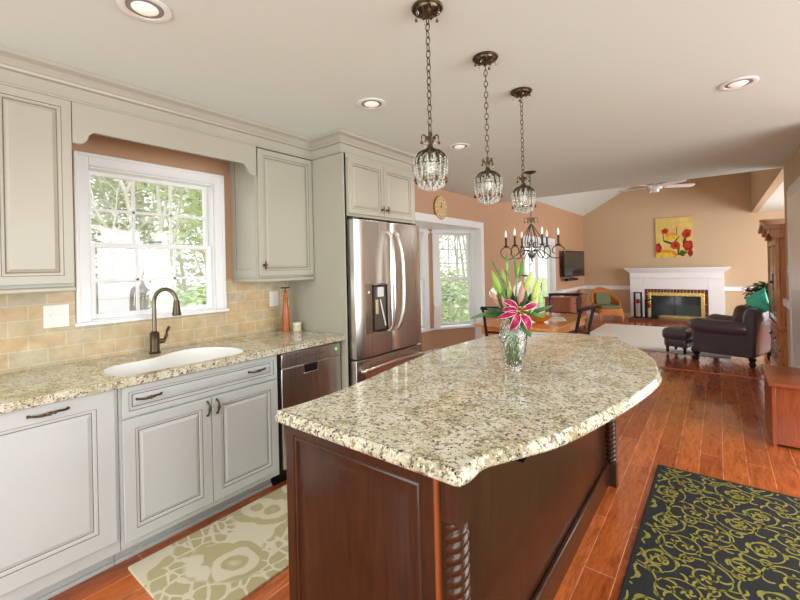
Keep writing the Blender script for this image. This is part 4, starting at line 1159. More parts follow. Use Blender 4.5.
MB().lathe((-1.72, 4.95, .841), [(.012,0),(.014,.01),(.010,.022),(.0001,.024)], 12).build('stopper', mat('ochre stopper', S(180, 150, 60), .4), t)
t = MB().obox((-1.55, 4.98, .7435), (.21, .30, .004), Matrix.Rotation(.4, 3, 'Z')).build('paper_sheet', mat('white paper', S(240, 236, 228), .7))
tag(t, 'white sheet of paper lying on the oak table beside the fruit bowl', 'paper')
t = MB().obox((-1.86, 5.25, .7445), (.28, .20, .006), Matrix.Rotation(-.2, 3, 'Z')).build('placemat', mat('pale placemat', S(220, 186, 150), .7))
tag(t, 'pale placemat on the far half of the oak table', 'placemat')

# ================================================================== CHANDELIER
cx, cy = -1.605, 4.39
t = thing('chandelier', 'bronze six-candle scroll chandelier hanging over the dining table', 'chandelier', (cx, cy, ZC))
MB().lathe((cx, cy, ZC), [(.065,-.001),(.066,-.006),(.05,-.016),(.012,-.026),(.0001,-.03)], 24).build('canopy', M_bronze, t)
mb = MB(); chain(mb, 1.93, ZC-.028, cx, cy); mb.build('chain', M_bronze, t)
MB().lathe((cx, cy, 0), [(.0001,1.43),(.006,1.436),(.012,1.448),(.006,1.46),(.018,1.472),(.036,1.490),(.046,1.520),(.044,1.528),(.014,1.535),(.008,1.56),(.008,1.64),(.016,1.66),(.008,1.68),(.007,1.84),(.014,1.86),(.007,1.88),(.010,1.91),(.0001,1.935)], 16).build('column', M_steelD, t)
mb = MB()
for k in range(6):
    a = 2*PI*k/6+.3; e = Vector((math.cos(a), math.sin(a), 0)); b = Vector((cx, cy, 1.86))
    mb.tube(spl([b+e*.005, b+e*.02+Vector((0,0,.02)), b+e*.045+Vector((0,0,.05)), b+e*.065+Vector((0,0,.045)), b+e*.066+Vector((0,0,.03))], 4), .003, 6)
cr = mb.build('crown', M_bronze, t)
for k in range(6):
    a = 2*PI*k/6+.3; drop(cr, (cx+.066*math.cos(a), cy+.066*math.sin(a), 1.888), .03)
for k in range(6):
    a = 2*PI*k/6+.22; e = Vector((math.cos(a), math.sin(a), 0)); c_ = Vector((cx, cy, 0))
    mb = MB()
    P = [c_+e*.01+Vector((0,0,1.84)), c_+e*.06+Vector((0,0,1.76)), c_+e*.105+Vector((0,0,1.67)), c_+e*.095+Vector((0,0,1.60)), c_+e*.05+Vector((0,0,1.585)), c_+e*.035+Vector((0,0,1.62)), c_+e*.055+Vector((0,0,1.645))]
    mb.tube(spl(P, 5), .0045, 7)
    P = [c_+e*.03+Vector((0,0,1.545)), c_+e*.09+Vector((0,0,1.56)), c_+e*.15+Vector((0,0,1.52)), c_+e*.205+Vector((0,0,1.475)), c_+e*.275+Vector((0,0,1.468)), c_+e*.330+Vector((0,0,1.510)), c_+e*.328+Vector((0,0,1.570)), c_+e*.275+Vector((0,0,1.600)), c_+e*.225+Vector((0,0,1.580)), c_+e*.212+Vector((0,0,1.538)), c_+e*.235+Vector((0,0,1.512))]
    mb.tube(spl(P, 5), .0055, 7)
    ar = mb.build('arm', M_bronze, t)
    q = c_+e*.275
    MB().lathe((q.x, q.y, 1.598), [(.006,0),(.028,.006),(.034,.014),(.030,.012),(.012,.010),(.012,.012),(.0001,.012)], 14).build('candle_cup', M_bronze, ar)
    MB().cyl((q.x, q.y, 1.608), (q.x, q.y, 1.71), .0105, n=10).build('candle', M_black, ar)
    MB().lathe((q.x, q.y, 1.71), [(.007,0),(.010,.012),(.014,.028),(.011,.05),(.005,.072),(.0001,.082)], 10).build('bulb', mat('clear flame bulb', S(250, 245, 230), .05, emit=.35), ar)

# ================================================================== FAMILY ROOM
# television on the left wall, turned on its bracket
t = thing('television', 'flat black television mounted on the tan wall near the far corner', 'television', (W+.1, 10.2, 1.12))
a_, b_ = Vector((-2.76, 9.50, 0)), Vector((-2.60, 10.62, 0)); U = (b_-a_).normalized(); Nn = Vector((U.y, -U.x, 0)); cM = (a_+b_)/2
R = Matrix((U, Nn, Vector((0,0,1)))).transposed()
MB().obox(cM+Vector((0,0,1.39)), ((b_-a_).length, .04, .60), R).build('bezel', M_black, t, bevel=.006)
MB().obox(cM+Nn*.021+Vector((0,0,1.395)), ((b_-a_).length-.05, .003, .54), R).build('screen', mat('dark screen glass', S(38, 42, 38), .08, coat=.5), t)
MB().bar(cM-Nn*.02+Vector((0,0,1.39)), (W+.09, 10.2, 1.39), .08, .10).box(W+.002, W+.03, 10.1, 10.3, 1.3, 1.48).box(W+.03, W+.12, 10.16, 10.24, 1.35, 1.43).build('wall_bracket', M_black, t)
t = MB().obox(cM-U*.2+Nn*.02+Vector((0,0,1.03)), (.55, .09, .06), R).bar(cM+Vector((0,0,1.05)), (W+.06, 10.05, 1.05), .05, .04).build('sound_bar', M_black, bevel=.008)
tag(t, 'small dark speaker bar mounted on the wall just below the television', 'speaker')

# desk under it
t = thing('writing_desk', 'reddish brown desk with drawers against the left wall under the television', 'desk', (-2.5, 9.2, 0))
DX0, DX1, DY0, DY1 = W+.03, -2.27, 8.30, 9.55
MB().box(DX0, DX1, DY0, DY1, .70, .73).build('desk_top', M_desk, t, bevel=.006)
MB().box(DX0+.02, DX1-.03, DY0+.03, DY0+.42, .06, .70).build('pedestal', M_desk, t, bevel=.003)
MB().box(DX0+.02, DX1-.03, DY1-.42, DY1-.03, .06, .70).build('pedestal', M_desk, t, bevel=.003)
MB().box(DX0+.02, DX0+.04, DY0+.42, DY1-.42, .30, .70).build('modesty_panel', M_desk, t)
for yy in (DY0+.05, DY1-.40):
    for z in (.08, .29, .50):
        q = MB().rings((DX1-.03, 0, 0), UX, VZ, NX, yy, yy+.35, z, z+.19, [(0,0),(0,.012),(.01,.015)]).build('drawer', M_desk, t)
        MB().ball((DX1-.004, yy+.175, z+.10), .012, 8).build('knob', M_bronze, q)
for x in (DX0+.05, DX1-.06):
    for y in (DY0+.06, DY1-.06): MB().box(x-.02, x+.02, y-.02, y+.02, 0, .06).build('foot', M_desk, t)
t = thing('figurine', 'small white figurine on the desk under the television', 'figurine', (-2.42, 8.5, .73))
MB().lathe((-2.52, 8.55, .731), [(.03,0),(.034,.01),(.022,.03),(.028,.06),(.020,.09),(.010,.10),(.018,.12),(.014,.145),(.0001,.155)], 12).build('figure', M_porc, t)
t = MB().lathe((-2.42, 9.25, .731), [(.08,0),(.10,.01),(.105,.02),(.05,.026),(.0001,.03)], 16, sx=1.2).build('desk_tray', M_black)
tag(t, 'low black tray on the desk top near the wicker chair', 'tray')

# wicker chair
t = thing('wicker_armchair', 'honey wicker armchair with a green cushion in the far left corner', 'armchair', (-2.13, 10.70, 0), rz=.6, local=True); t.scale = (.84, .84, .84)
mb = MB()
def shell(u, v):
    a = PI*(-.08+1.16*u); r = .36; top = .50+.42*math.sin(PI*min(max(u, 0), 1))**1.6
    return (r*math.cos(a)*(1+.06*v), .02+r*.95*math.sin(a)*(1+.12*v), .28+(top-.28)*v)
mb.grid(shell, 26, 6)
o = mb.build('back_shell', M_wick, t); so = o.modifiers.new('s', 'SOLIDIFY'); so.thickness = .035
P = [Vector(shell(i/25, 1)) for i in range(26)]
MB().tube(P, .028, 8).build('rolled_edge', M_wick, t)
MB().layers(rr(-.34, .34, -.33, .33, .10, 5), [(0,.26),(0,.37),(.02,.385)]).build('seat_base', M_wick, t)
MB().extrude([(-.34,.27),(-.34,.10),(-.30,.10),(-.24,.18),(-.1,.22),(.1,.22),(.24,.18),(.30,.10),(.34,.10),(.34,.27)], (0,-.33,0), (1,0,0), (0,0,1), (0,1,0), .03).build('skirt', M_wick, t)
for x in (-.30, .30):
    for y in (-.30, .30): MB().cyl((x, y, 0), (x, y, .27), .02, .024, 10).build('leg', M_wick, t)
MB().layers(rr(-.27, .27, -.30, .22, .08, 5), [(.02,.385),(0,.40),(0,.44),(.03,.46)]).build('seat_cushion', M_greenc, t)
MB().obox((0, .24, .62), (.42, .09, .36), Matrix.Rotation(-.2, 3, 'X')).build('back_cushion', M_greenc, t, bevel=.03)

# fireplace
t = thing('fireplace', 'white mantel fireplace with a brass-framed glass front on the far wall', 'fireplace', (-.82, YF-.1, 0))
fx0, fx1 = -1.74, .10; dY = .22
ox0, ox1, oz = -1.44, -.19, .735
MB().box(fx0, ox0, YF-dY, YF, .0, 1.0).box(ox1, fx1, YF-dY, YF, 0, 1.0).box(ox0, ox1, YF-dY, YF, oz, 1.0).box(fx0-.0, fx1+.0, YF-dY-.02, YF, 1.0, 1.14).build('surround', M_white, t, bevel=.006)
mb = MB()
for z0_, z1_, e in ((1.14, 1.165, .03), (1.165, 1.19, .055), (1.19, 1.215, .08), (1.215, 1.25, .11)): mb.box(fx0-e, fx1+e, YF-dY-.02-e, YF, z0_, z1_)
mb.build('mantel_shelf', M_white, t, bevel=.008)
def m_brick():
    m_ = mat('brown brick slips', S(120, 62, 44), .6); n, b = nodes(m_); v = swiz(n, ('X', 'Z', 'Y'))
    br = N_(n, 'ShaderNodeTexBrick'); n.links.new(v, br.inputs['Vector']); br.offset = 0
    br.inputs['Scale'].default_value = 1; br.inputs['Brick Width'].default_value = .065; br.inputs['Row Height'].default_value = .2; br.inputs['Mortar Size'].default_value = .006
    br.inputs['Color1'].default_value = S(120, 58, 40); br.inputs['Color2'].default_value = S(84, 40, 32); br.inputs['Mortar'].default_value = S(186, 160, 130)
    n.links.new(br.outputs['Color'], b.inputs['Base Color']); return m_
M_brick = m_brick()
MB().box(ox0, ox0+.07, YF-dY+.03, YF, .04, oz).box(ox1-.07, ox1, YF-dY+.03, YF, .04, oz).box(ox0+.07, ox1-.07, YF-dY+.03, YF, oz-.075, oz).build('brick_border', M_brick, t, smooth=False)
M_brass = mat('polished brass', S(214, 184, 108), .25, metal=.85)
gx0, gx1, gz0, gz1 = ox0+.07, ox1-.07, .04, oz-.075
mb = MB().box(gx0, gx0+.07, YF-dY, YF-dY+.05, gz0, gz1).box(gx1-.07, gx1, YF-dY, YF-dY+.05, gz0, gz1).box(gx0+.07, gx1-.07, YF-dY, YF-dY+.05, gz1-.085, gz1).box(gx0+.07, gx1-.07, YF-dY, YF-dY+.05, gz0, gz0+.075)
mb.build('brass_frame', M_brass, t, bevel=.006)
MB().box(gx0+.07, gx1-.07, YF-dY+.035, YF-dY+.04, gz0+.075, gz1-.085).build('glass_doors', mat('smoked fireplace glass', S(52, 60, 62), .08, coat=.6), t, smooth=False)
mb = MB().box(-.82-.006, -.82+.006, YF-dY+.02, YF-dY+.035, gz0+.075, gz1-.085); mb.build('door_bar', M_black, t)
MB().box(fx0+.02, fx1-.02, YF-dY-.45, YF-dY, 0, .055).build('hearth', wood('hearth brick brown', S(128, 76, 54), S(104, 58, 42), .6), t, bevel=.006)

def lantern(x, y, h, label):
    t = thing('candle_stand', label, 'candle stand', (x, y, .055), group='black candle stands on the hearth')
    s_ = .070; mb = MB()
    for a in (-1, 1):
        for b in (-1, 1): mb.box(x+a*s_-.011, x+a*s_+.011, y+b*s_-.011, y+b*s_+.011, .055, .055+h)
    mb.box(x-s_-.012, x+s_+.012, y-s_-.012, y+s_+.012, .055, .075).box(x-s_-.012, x+s_+.012, y-s_-.012, y+s_+.012, .045+h, .065+h)
    mb.build('frame', M_blackM, t)
    MB().cyl((x, y, .075), (x, y, .055+h*.55), .028, n=12).build('pillar_candle', mat('ivory wax', S(226, 220, 206), .5), t)
    MB().lathe((x, y, .055+h*.56), [(.02,0),(.036,.01),(.040,.10),(.034,.105)], 12).build('votive_cup', mat('red glass cup', S(176, 50, 36), .2), t)
lantern(-1.555, 11.33, .60, 'taller black metal candle stand with a red cup on the left of the hearth')
lantern(-1.32, 11.28, .44, 'shorter black metal candle stand with a red cup, right of the taller one')
t = thing('fire_tools', 'thin black fireplace tool rack standing before the glass at the hearth', 'fireplace tools', (-1.18, 11.25, .055))
MB().cyl((-1.18,11.25,.055), (-1.18,11.25,.065), .07, n=16).cyl((-1.18,11.25,.06), (-1.18,11.25,.46), .007, n=8).build('stand', M_blackM, t)
for k, dx in enumerate((-.04, .0, .04)): MB().cyl((-1.18+dx,11.23,.10), (-1.18+dx,11.23,.45), .004, n=6).box(-1.18+dx-.018, -1.18+dx+.018, 11.225, 11.235, .08, .14).build('tool', M_blackM, t)

# painting
t = thing('painting', 'square yellow canvas of red and yellow flowers hanging above the mantel', 'painting', (-.81, YF, 1.5))
px0, px1, pz0, pz1 = -1.19, -.455, 1.49, 2.44
MB().box(px0, px1, YF-.035, YF-.002, pz0, pz1).build('canvas', mat('yellow painted canvas', S(222, 196, 112), .7, var=.12, vscale=5), t)
cols = {'r': S(190, 50, 26), 'd': S(150, 24, 16), 'o': S(222, 150, 70), 'y': S(228, 190, 60), 'g': S(70, 90, 40), 'p': S(236, 178, 130), 'w': S(214, 140, 50)}
mats_ = [mat('paint '+k, v, .6, var=.2, vscale=20) for k, v in cols.items()]; idx = {k: i for i, k in enumerate(cols)}
mb = MB(); lay = [0]
def blob(u, v, ru, rv, key, rot=0, lob=0, amp=.1):
    lay[0] += 1; mb.cur = idx[key]; P = []
    for k in range(24):
        a = 2*PI*k/24; r = 1+amp*math.cos(lob*a) if lob else 1
        x = ru*r*math.cos(a); z = rv*r*math.sin(a); P.append((x*math.cos(rot)-z*math.sin(rot)+u, x*math.sin(rot)+z*math.cos(rot)+v))
    P = [(min(max(p[0], .003), .997), min(max(p[1], .003), .997)) for p in P]
    w_, h_ = px1-px0, pz1-pz0
    mb.extrude([(px0+p[0]*w_, pz0+p[1]*h_) for p in P], (0, YF-.035-.0003*lay[0], 0), (1,0,0), (0,0,1), (0,1,0), .0003*lay[0])
blob(.25, .07, .34, .13, 'w'); blob(.2, .05, .30, .08, 'y'); blob(.42, .53, .17, .09, 'y'); blob(.43, .58, .16, .05, 'o', 0, 5, .1)
blob(.60, .80, .12, .07, 'p', .1, 6, .2); blob(.58, .79, .06, .035, 'y', 0, 5, .2)
blob(.35, .38, .16, .03, 'g', -.35); blob(.52, .38, .20, .02, 'g', .85); blob(.62, .2, .03, .16, 'g', -.1); blob(.72, .1, .11, .07, 'g', .2, 4, .2); blob(.22, .5, .012, .12, 'g', .1); blob(.78, .40, .09, .04, 'g', 1.2); blob(.58, .66, .010, .12, 'g')
blob(.26, .67, .10, .07, 'r', .2, 5, .1); blob(.26, .66, .05, .03, 'd')
blob(.54, .30, .12, .10, 'r', 0, 6, .12); blob(.55, .30, .05, .045, 'd', 0, 5, .2)
blob(.84, .58, .13, .105, 'r', .6, 5, .08); blob(.86, .56, .06, .04, 'd', .6)
blob(.88, .28, .14, .13, 'd', 0, 6, .1); blob(.86, .30, .09, .08, 'r', 0, 5, .2)
blob(.07, .25, .09, .12, 'd', 0, 5, .08); blob(.05, .24, .05, .07, 'r'); blob(.93, .10, .07, .09, 'd', 0, 4, .1)
mb.build('painted_flowers', mats_, t, smooth=False)

# ceiling fan
fx, fy, fz = -.88, 8.8, 2.765
t = thing('ceiling_fan', 'white five-blade ceiling fan hanging from the vaulted ceiling', 'ceiling fan', (fx, fy, 3.7))
zr = zl+.555*(fx-W)-.01
MB().cyl((fx, fy, fz+.05), (fx, fy, zr), .013, n=10).build('down_rod', M_white, t)
MB().lathe((fx, fy, zr), [(.07,.03),(.07,-.01),(.03,-.07),(.013,-.09)], 18).build('canopy', M_white, t)
MB().lathe((fx, fy, fz), [(.0001,-.09),(.05,-.085),(.06,-.05),(.065,-.035),(.10,-.03),(.11,0),(.10,.04),(.04,.06),(.013,.07)], 22).build('motor', M_white, t)
for k in range(5):
    a = 2*PI*k/5+math.radians(28); e = Vector((math.cos(a), math.sin(a), 0)); s_ = Vector((-math.sin(a), math.cos(a), 0)); n = 8; c_ = Vector((fx, fy, fz+.005)); up = Vector((0,0,1))
    tilt = (s_*math.cos(.26)-up*math.sin(.26)); nr = e.cross(tilt)
    poly = [(.16,-.045),(.25,-.058),(.58,-.068),(.63,-.055),(.645,0),(.63,.055),(.58,.068),(.25,.058),(.16,.045)]
    bl = MB().extrude([(p[0], p[1]) for p in poly], c_, e, tilt, nr, .008).build('blade', M_white, t)
    MB().bar(c_+e*.09, c_+e*.20-up*.004, .035, .006).build('blade_arm', M_white, bl)

# leather armchair, seen from its side; local +x = toward its back, +y = away from the camera
ang = math.radians(-18)
t = thing('leather_armchair', 'large dark brown leather armchair with rolled arms turned toward the rug', 'armchair', (-.342, 7.06, 0), rz=ang, local=True)
Dp, Wd = .66, .82
def rolled(y0, y1, name):
    mb = MB(); n = 14
    yc = (y0+y1)/2; hw = (y1-y0)/2
    # panel below
    mb.box(.02, Dp, y0+.03, y1-.03, .12, .46)
    o = mb.build(name+'_panel', M_leather, t, bevel=.02)
    mb = MB(); P = []
    for i in range(16):
        u = i/15; x = -.05+(Dp+.03)*u; z = .49-.015*math.sin(PI*u)+.02*(1-u)**3
        P.append((x, yc, z))
    prof = [.03,.075,.098,.105]+[.105]*11+[.09]
    mb.tube(P, prof, 16)
    mb.build(name, M_leather, t)
rolled(0, .19, 'arm'); rolled(Wd-.19, Wd, 'arm')
MB().box(.05, Dp, .17, Wd-.17, .12, .32).build('seat_frame', M_leather, t, bevel=.02)
MB().box(.0, Dp-.12, .18, Wd-.18, .32, .47).build('seat_cushion', M_leather2, t, bevel=.05)
MB().extrude([(.0,.12),(.08,.12),(.10,.50),(.10,.72),(.07,.77),(.0,.77),(-.04,.66),(-.05,.45)], (Dp-.03, .03, 0), (1,0,0), (0,0,1), (0,1,0), Wd-.06).build('backrest', M_leather, t, bevel=.03)
MB().obox((Dp-.12, Wd*.32, .62), (.20, Wd*.34, .34), Matrix.Rotation(.22, 3, 'Y')).build('back_cushion', M_leather2, t, bevel=.07)
MB().obox((Dp-.12, Wd*.68, .62), (.20, Wd*.34, .34), Matrix.Rotation(.22, 3, 'Y')).build('back_cushion', M_leather2, t, bevel=.07)
for x, y in ((.06, .06), (Dp+.02, .06), (.06, Wd-.06), (Dp+.02, Wd-.06)):
    MB().lathe((x, y, 0), [(.022,0),(.030,.02),(.038,.05),(.026,.075),(.040,.09),(.042,.12)], 14).build('foot', M_black, t)
Mt = Matrix.Translation((-.342, 7.06, 0)) @ Matrix.Rotation(ang, 4, 'Z')
p = Mt @ Vector((Dp-.02, .46, .80))
def cushion(name, c, sz, R, m_, label):
    mb = MB(); n = 10
    def f(sgn):
        def g(u, v):
            a, b = 2*u-1, 2*v-1; e = (1-a**4)*(1-b**4); pinch = 1-.10*(1-abs(a)**2)*abs(b)**3-.10*(1-abs(b)**2)*abs(a)**3
            q = Vector((sgn*sz[0]/2*e**.6, a*sz[1]/2*pinch, b*sz[2]/2*pinch)); return tuple(Vector(c)+R@q)
        return g
    mb.grid(f(1), n, n); mb.grid(f(-1), n, n)
    o = mb.build(name, m_); tag(o, label, 'pillow'); return o
cushion('throw_pillow', p, (.13, .36, .31), Matrix.Rotation(ang+.5, 3, 'Z') @ Matrix.Rotation(.95, 3, 'X') @ Matrix.Rotation(.5, 3, 'Y'), M_teal, 'teal throw pillow propped on the back of the leather armchair')

# ottoman
t = thing('ottoman', 'small dark leather ottoman on turned feet at the edge of the cream rug', 'ottoman', (-.48, 7.46, .018), rz=ang, local=True); t.scale = (.82, .82, .95)
MB().layers(rr(-.20, .18, -.19, .25, .05, 4), [(.01,.10),(0,.12),(0,.21),(.01,.225)]).build('base', M_leather, t, bevel=.01)
MB().layers(rr(-.225, .20, -.215, .27, .06, 5), [(.02,.225),(.0,.25),(-.004,.30),(.0,.345),(.03,.375),(.09,.39)]).build('cushion', M_leather, t, angle=1.5)
for x, y in ((-.15, -.14), (.13, -.14), (-.15, .20), (.13, .20)):
    MB().lathe((x, y, 0), [(.016,0),(.024,.02),(.030,.045),(.020,.065),(.032,.08),(.034,.10)], 12).build('foot', M_black, t)

# potted plant behind the armchair
t = thing('potted_plant', 'leafy green plant in a terracotta pot on a stand behind the armchair', 'plant', (.585, 8.75, 0))
PZ = .08
MB().cyl((.585, 8.75, 0), (.585, 8.75, .03), .16, n=18).cyl((.585, 8.75, .03), (.585, 8.75, .50), .03, n=10).cyl((.585, 8.75, .50), (.585, 8.75, .53), .17, n=20).build('plant_stand', M_bronze, t)
MB().lathe((.585, 8.75, .531), [(.075,0),(.10,.15),(.115,.155),(.115,.18),(.10,.18),(.09,.15),(.0001,.15)], 20).build('pot', mat('terracotta', S(176, 92, 58), .7), t)
mb = MB(); rnd = random.Random(3)
for k in range(420):
    a = rnd.uniform(0, 2*PI); r = rnd.uniform(.02, .24); z = .80+rnd.uniform(-.02, .26)*(1-r)-r*.25
    p = Vector((.585+r*math.cos(a), 8.75+r*math.sin(a), z)); q = p+Vector((.07*math.cos(a+rnd.uniform(-1,1)), .07*math.sin(a+rnd.uniform(-1,1)), rnd.uniform(-.05,.03)))
    leaf(mb, p, q, .06, .008, n=4)
o = mb.build('foliage', M_leafD, t); o['kind'] = 'stuff'
mb = MB()
for k in range(14): a = 2*PI*k/14; mb.tube(spl([(.585,8.75,.68), (.585+.05*math.cos(a),8.75+.05*math.sin(a),.74), (.585+.18*math.cos(a),8.75+.18*math.sin(a),.74)], 4), .003, 5)
mb.build('stems', M_leafD, t)

# armoire: front faces -X
t = thing('armoire', 'tall reddish carved wooden armoire with arched doors and drawers beside the right wall', 'armoire', (.8, 6.75, 0))
AX, AY0, AY1 = .535, 6.25, 7.22
MB().box(AX+.01, AX+.55, AY0+.03, AY1-.03, .12, 1.68).build('carcass', M_armo, t, bevel=.004)
MB().box(AX-.02, AX+.57, AY0, AY1, .0, .12).build('plinth', M_armo, t, bevel=.01)
MB().box(AX-.03, AX+.57, AY0, AY1, .60, .64).box(AX-.015, AX+.56, AY0+.01, AY1-.01, .58, .60).build('waist_moulding', M_armo, t, bevel=.008)
# bonnet cornice, scalloped
n = 24; prof = []
for k in range(n+1):
    u = k/n; prof.append((AY0-.02+(AY1-AY0+.04)*u, 1.64+.09*math.sin(PI*u)**2*(1 if True else 0)))
top = [(y, z+.16-.04*math.sin(PI*i/n)) for i, (y, z) in enumerate(prof)]
for dx, zo, hh in ((-.045, 0, .06), (-.075, .05, .05), (-.11, .10, .055)):
    poly = [(y, z+zo) for y, z in prof]+[(y, z+zo+hh) for y, z in reversed(prof)]
    MB().extrude(poly, (AX+dx, 0, 0), (0,1,0), (0,0,1), (1,0,0), .56-dx).build('cornice', M_armo, t, bevel=.006)
for y0_, y1_ in ((AY0+.05, (AY0+AY1)/2-.004), ((AY0+AY1)/2+.004, AY1-.05)):
    MF = MB().rings((AX+.0, 0, 0), (0,-1,0), VZ, (-1,0,0), -y1_, -y0_, .66, 1.62, [(0,-.01),(0,.014),(.055,.014),(.062,.004),(.075,.004),(.10,.012)], mats=[0,0,1,1,0])
    q = MF.build('door', [M_armo, M_glaze], t)
    yy = y1_-.03 if y0_ < 6.6 else y0_+.03
    MB().lathe((AX-.014, yy, 1.12), [(.010,0),(.012,.01),(.020,.022),(.0001,.03)], 10, M=Matrix.Rotation(-PI/2, 3, 'Y')).box(AX-.018, AX-.013, yy-.015, yy+.015, 1.02, 1.22).build('handle', M_bronze, q)
for z0_, z1_ in ((.14, .34), (.36, .57)):
    for y0_, y1_ in ((AY0+.05, AY1-.05),):
        q = MB().rings((AX+.0, 0, 0), (0,-1,0), VZ, (-1,0,0), -y1_, -y0_, z0_, z1_, [(0,-.01),(0,.012),(.03,.012),(.036,.004),(.046,.010)], mats=[0,0,1,0]).build('drawer', [M_armo, M_glaze], t)
        for yy in (y0_+.2, y1_-.2): MB().tube(spl([(AX-.012, yy-.05, (z0_+z1_)/2+.01), (AX-.035, yy-.03, (z0_+z1_)/2-.01), (AX-.035, yy+.03, (z0_+z1_)/2-.01), (AX-.012, yy+.05, (z0_+z1_)/2+.01)], 4), .005, 6).build('pull', M_bronze, q)
for yy in (AY0+.025, AY1-.025): MB().cyl((AX, yy, .64), (AX, yy, 1.66), .022, n=12).build('corner_column', M_armo, t)
t = MB().obox((.56, 6.98, 1.893), (.26, .22, .012)).obox((.56, 6.98, 1.885), (.22, .18, .008)).build('flat_basket', M_black)
tag(t, 'flat dark tray lying on top of the armoire', 'tray')

# small switch on the right wall
t = thing('light_switch', 'small white light switch on the right wall beside the door casing', 'switch', (XR, 5.98, 1.25))
MB().box(XR-.006, XR, 5.92, 6.0, 1.21, 1.33).build('plate', M_plate, t, bevel=.002); MB().box(XR-.014, XR-.006, 5.955, 5.965, 1.26, 1.28).build('toggle', M_plate, t)

# bench at the right edge
t = thing('wooden_bench', 'reddish wooden bench standing on the floor at the right edge', 'bench', (.6, 4.4, 0))
MB().box(.275, .588, 4.06, 4.74, .455, .485).build('bench_top', M_bench, t, bevel=.006)
MB().box(.295, .32, 4.09, 4.71, .0, .455).build('end_panel', M_bench, t, bevel=.003)
MB().box(.560, .585, 4.09, 4.71, .0, .455).build('end_panel', M_bench, t, bevel=.003)
MB().box(.32, .56, 4.10, 4.12, .02, .455).build('front_panel', M_bench, t, bevel=.003)
MB().box(.32, .56, 4.68, 4.70, .02, .455).build('back_panel', M_bench, t, bevel=.003)

# ================================================================== OUTDOORS
M_grass = mat('lawn', S(176, 196, 120), .95, var=.3, vscale=1.2)
struct(MB().box(-60, -3.62, -30, 60, -.75, -.65), 'ground', M_grass, smooth=False)
M_bark = mat('pale bark', S(206, 198, 186), .9, var=.15, vscale=6)
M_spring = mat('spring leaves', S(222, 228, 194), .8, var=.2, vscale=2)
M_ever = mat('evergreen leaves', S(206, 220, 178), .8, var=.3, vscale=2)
def branch(mb, p, d, L, r, depth, rnd, tips):
    P = [p]; dd = d.normalized()
    for i in range(4):
        dd = (dd+Vector((rnd.uniform(-.22,.22), rnd.uniform(-.22,.22), rnd.uniform(-.05,.15)))).normalized(); P.append(P[-1]+dd*L/4)
    mb.tube(P, [r*(1-.13*i) for i in range(5)], 5, caps=False)
    tips.append(P[-1])
    if depth > 0:
        for k in range(3 if depth > 1 else 4):
            q = P[rnd.choice((2,3,4))]; a = rnd.uniform(0, 2*PI); nd = (dd*.7+Vector((math.cos(a), math.sin(a), rnd.uniform(.1,.6)))*.75)
            branch(mb, q, nd, L*rnd.uniform(.5,.72), r*.5, depth-1, rnd, tips)
def tree(x, y, h, seed, leaves, label, m_=None, lsz=.12, nl=500):
    rnd = random.Random(seed); t = thing('tree', label, 'tree', (x, y, -.65), group='trees outside the windows')
    mb = MB(); tips = []; branch(mb, Vector((x, y, -.65)), Vector((0,0,1)), h*.55, h*.011, 4, rnd, tips)
    mb.build('trunk', M_bark, t)
    if leaves:
        mb = MB()
        for k in range(nl):
            c = rnd.choice(tips)+Vector((rnd.gauss(0,.35), rnd.gauss(0,.35), rnd.gauss(0,.3))); a = rnd.uniform(0,6.28); s_ = lsz*rnd.uniform(.6,1.3)
            u = Vector((math.cos(a), math.sin(a), rnd.uniform(-.5,.5)))*s_; v = Vector((-math.sin(a), math.cos(a), rnd.uniform(-.8,.8)))*s_*.6
            mb.add([c-u, c-v, c+u, c+v], [(0,1,2,3)])
        o = mb.build('foliage', m_ or M_spring, t, smooth=False); o['kind'] = 'stuff'
def bush(x, y, r, seed, label, m_=None, nl=900, hf=1.3):
    rnd = random.Random(seed); t = thing('bush', label, 'bush', (x, y, -.65), group='bushes outside the windows'); mb = MB()
    for k in range(nl):
        a = rnd.uniform(0,6.28); ph = rnd.uniform(0,1.5); rr_ = r*rnd.uniform(.6,1)
        c = Vector((x+rr_*math.cos(a)*math.cos(ph), y+rr_*math.sin(a)*math.cos(ph), -.65+hf*rr_*math.sin(ph))); b = rnd.uniform(0,6.28); s_ = .09*rnd.uniform(.6,1.4)
        u = Vector((math.cos(b), math.sin(b), rnd.uniform(-.5,.5)))*s_; v = Vector((-math.sin(b), math.cos(b), rnd.uniform(-.8,.8)))*s_*.6
        mb.add([c-u, c-v, c+u, c+v], [(0,1,2,3)])
    o = mb.build('foliage', m_ or M_ever, t, smooth=False); o['kind'] = 'stuff'
    mb = MB(); 
    for k in range(6): a = k*1.05; mb.tube([(x,y,-.65), (x+r*.5*math.cos(a), y+r*.5*math.sin(a), -.65+r*.9)], [.03,.01], 5)
    mb.build('stems', M_bark, t)
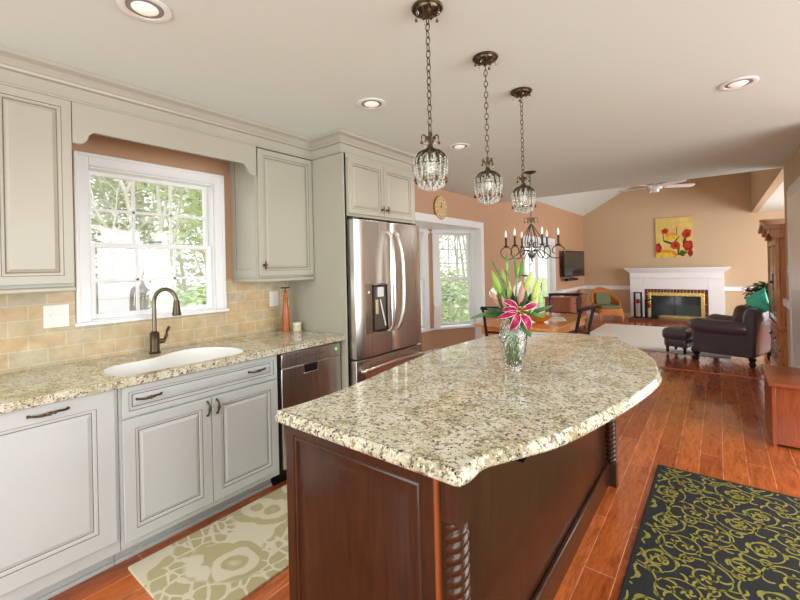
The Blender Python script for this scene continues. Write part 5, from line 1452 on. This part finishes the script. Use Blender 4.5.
def wood_edge():
    rnd = random.Random(99)
    spots = [(-17,3.2,'left'),(-18,5.6,'middle'),(-17.5,8.0,'right'),(-20,7.0,'right'),(-21,4.4,'middle'),(-22,9.6,'right')]
    names = ['far pale tree showing at the left edge of the sink window','far pale tree showing behind the middle mullion of the sink window','far pale tree at the right of the sink window','very distant pale tree right of centre in the sink window','very distant pale tree left of centre in the sink window','very distant pale tree at the extreme right of the sink window']
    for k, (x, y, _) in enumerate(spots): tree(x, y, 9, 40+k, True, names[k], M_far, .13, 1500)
    spots = [(-13,18.5),(-12,21.5),(-14,24),(-10,24.5)]
    names = ['far pale tree in the left panes of the bay window','far pale tree in the right panes of the bay window','very distant pale tree through the bay window','far pale tree through the glass patio door']
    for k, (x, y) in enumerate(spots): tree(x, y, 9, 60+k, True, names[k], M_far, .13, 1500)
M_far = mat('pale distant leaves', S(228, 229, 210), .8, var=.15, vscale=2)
wood_edge()
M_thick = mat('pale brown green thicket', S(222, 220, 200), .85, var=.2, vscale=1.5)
tree(-8.5, 2.9, 6.5, 11, False, 'bare tree seen in the left part of the sink window')
tree(-9.5, 4.0, 7.5, 12, False, 'bare tree with spreading branches seen in the middle of the sink window')
tree(-11, 5.6, 6, 13, True, 'light green leafing tree seen at the right of the sink window', M_spring, .14, 1400)
tree(-14, 4.6, 8, 14, True, 'thin leafing tree farther off, seen through the sink window', M_spring, .14, 700)
tree(-13, 6.6, 8, 18, True, 'taller leafing tree at the far right of the sink window', M_spring, .15, 1200)
bush(-9, 4.35, 1.35, 21, 'green bush seen low at the right of the sink window')
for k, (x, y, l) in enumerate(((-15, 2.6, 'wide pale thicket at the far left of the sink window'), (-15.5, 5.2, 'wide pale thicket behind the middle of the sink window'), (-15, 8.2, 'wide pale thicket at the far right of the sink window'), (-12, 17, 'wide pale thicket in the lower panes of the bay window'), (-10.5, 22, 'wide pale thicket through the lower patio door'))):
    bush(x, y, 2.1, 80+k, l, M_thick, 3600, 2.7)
tree(-9, 13, 7, 15, True, 'leafing tree seen through the near part of the bay window pane', M_spring, .14, 1200)
tree(-8, 15, 8, 16, True, 'leafing tree seen through the far part of the bay window pane', M_ever, .14, 1200)
bush(-7, 11.5, 1.2, 23, 'low green bush outside the bay window')
bush(-8.2, 13.8, 1.5, 25, 'wide green bush behind the others outside the bay window', M_spring)
tree(-7.5, 20, 7, 17, True, 'leafing tree seen through the patio door', M_spring, .14, 700)
t = MB().layers(rr(-7.25, -6.55, 1.72, 2.42, .08, 4), [(.03,-.65),(0,-.6),(0,1.05),(-.03,1.07),(-.03,1.12),(.0,1.15),(.06,1.26),(.2,1.30)]).build('grill_cover', mat('grey outdoor cover', S(160, 150, 146), .8, var=.15, vscale=8))
tag(t, 'grey covered box standing on the lawn, low in the left of the sink window', 'outdoor box')
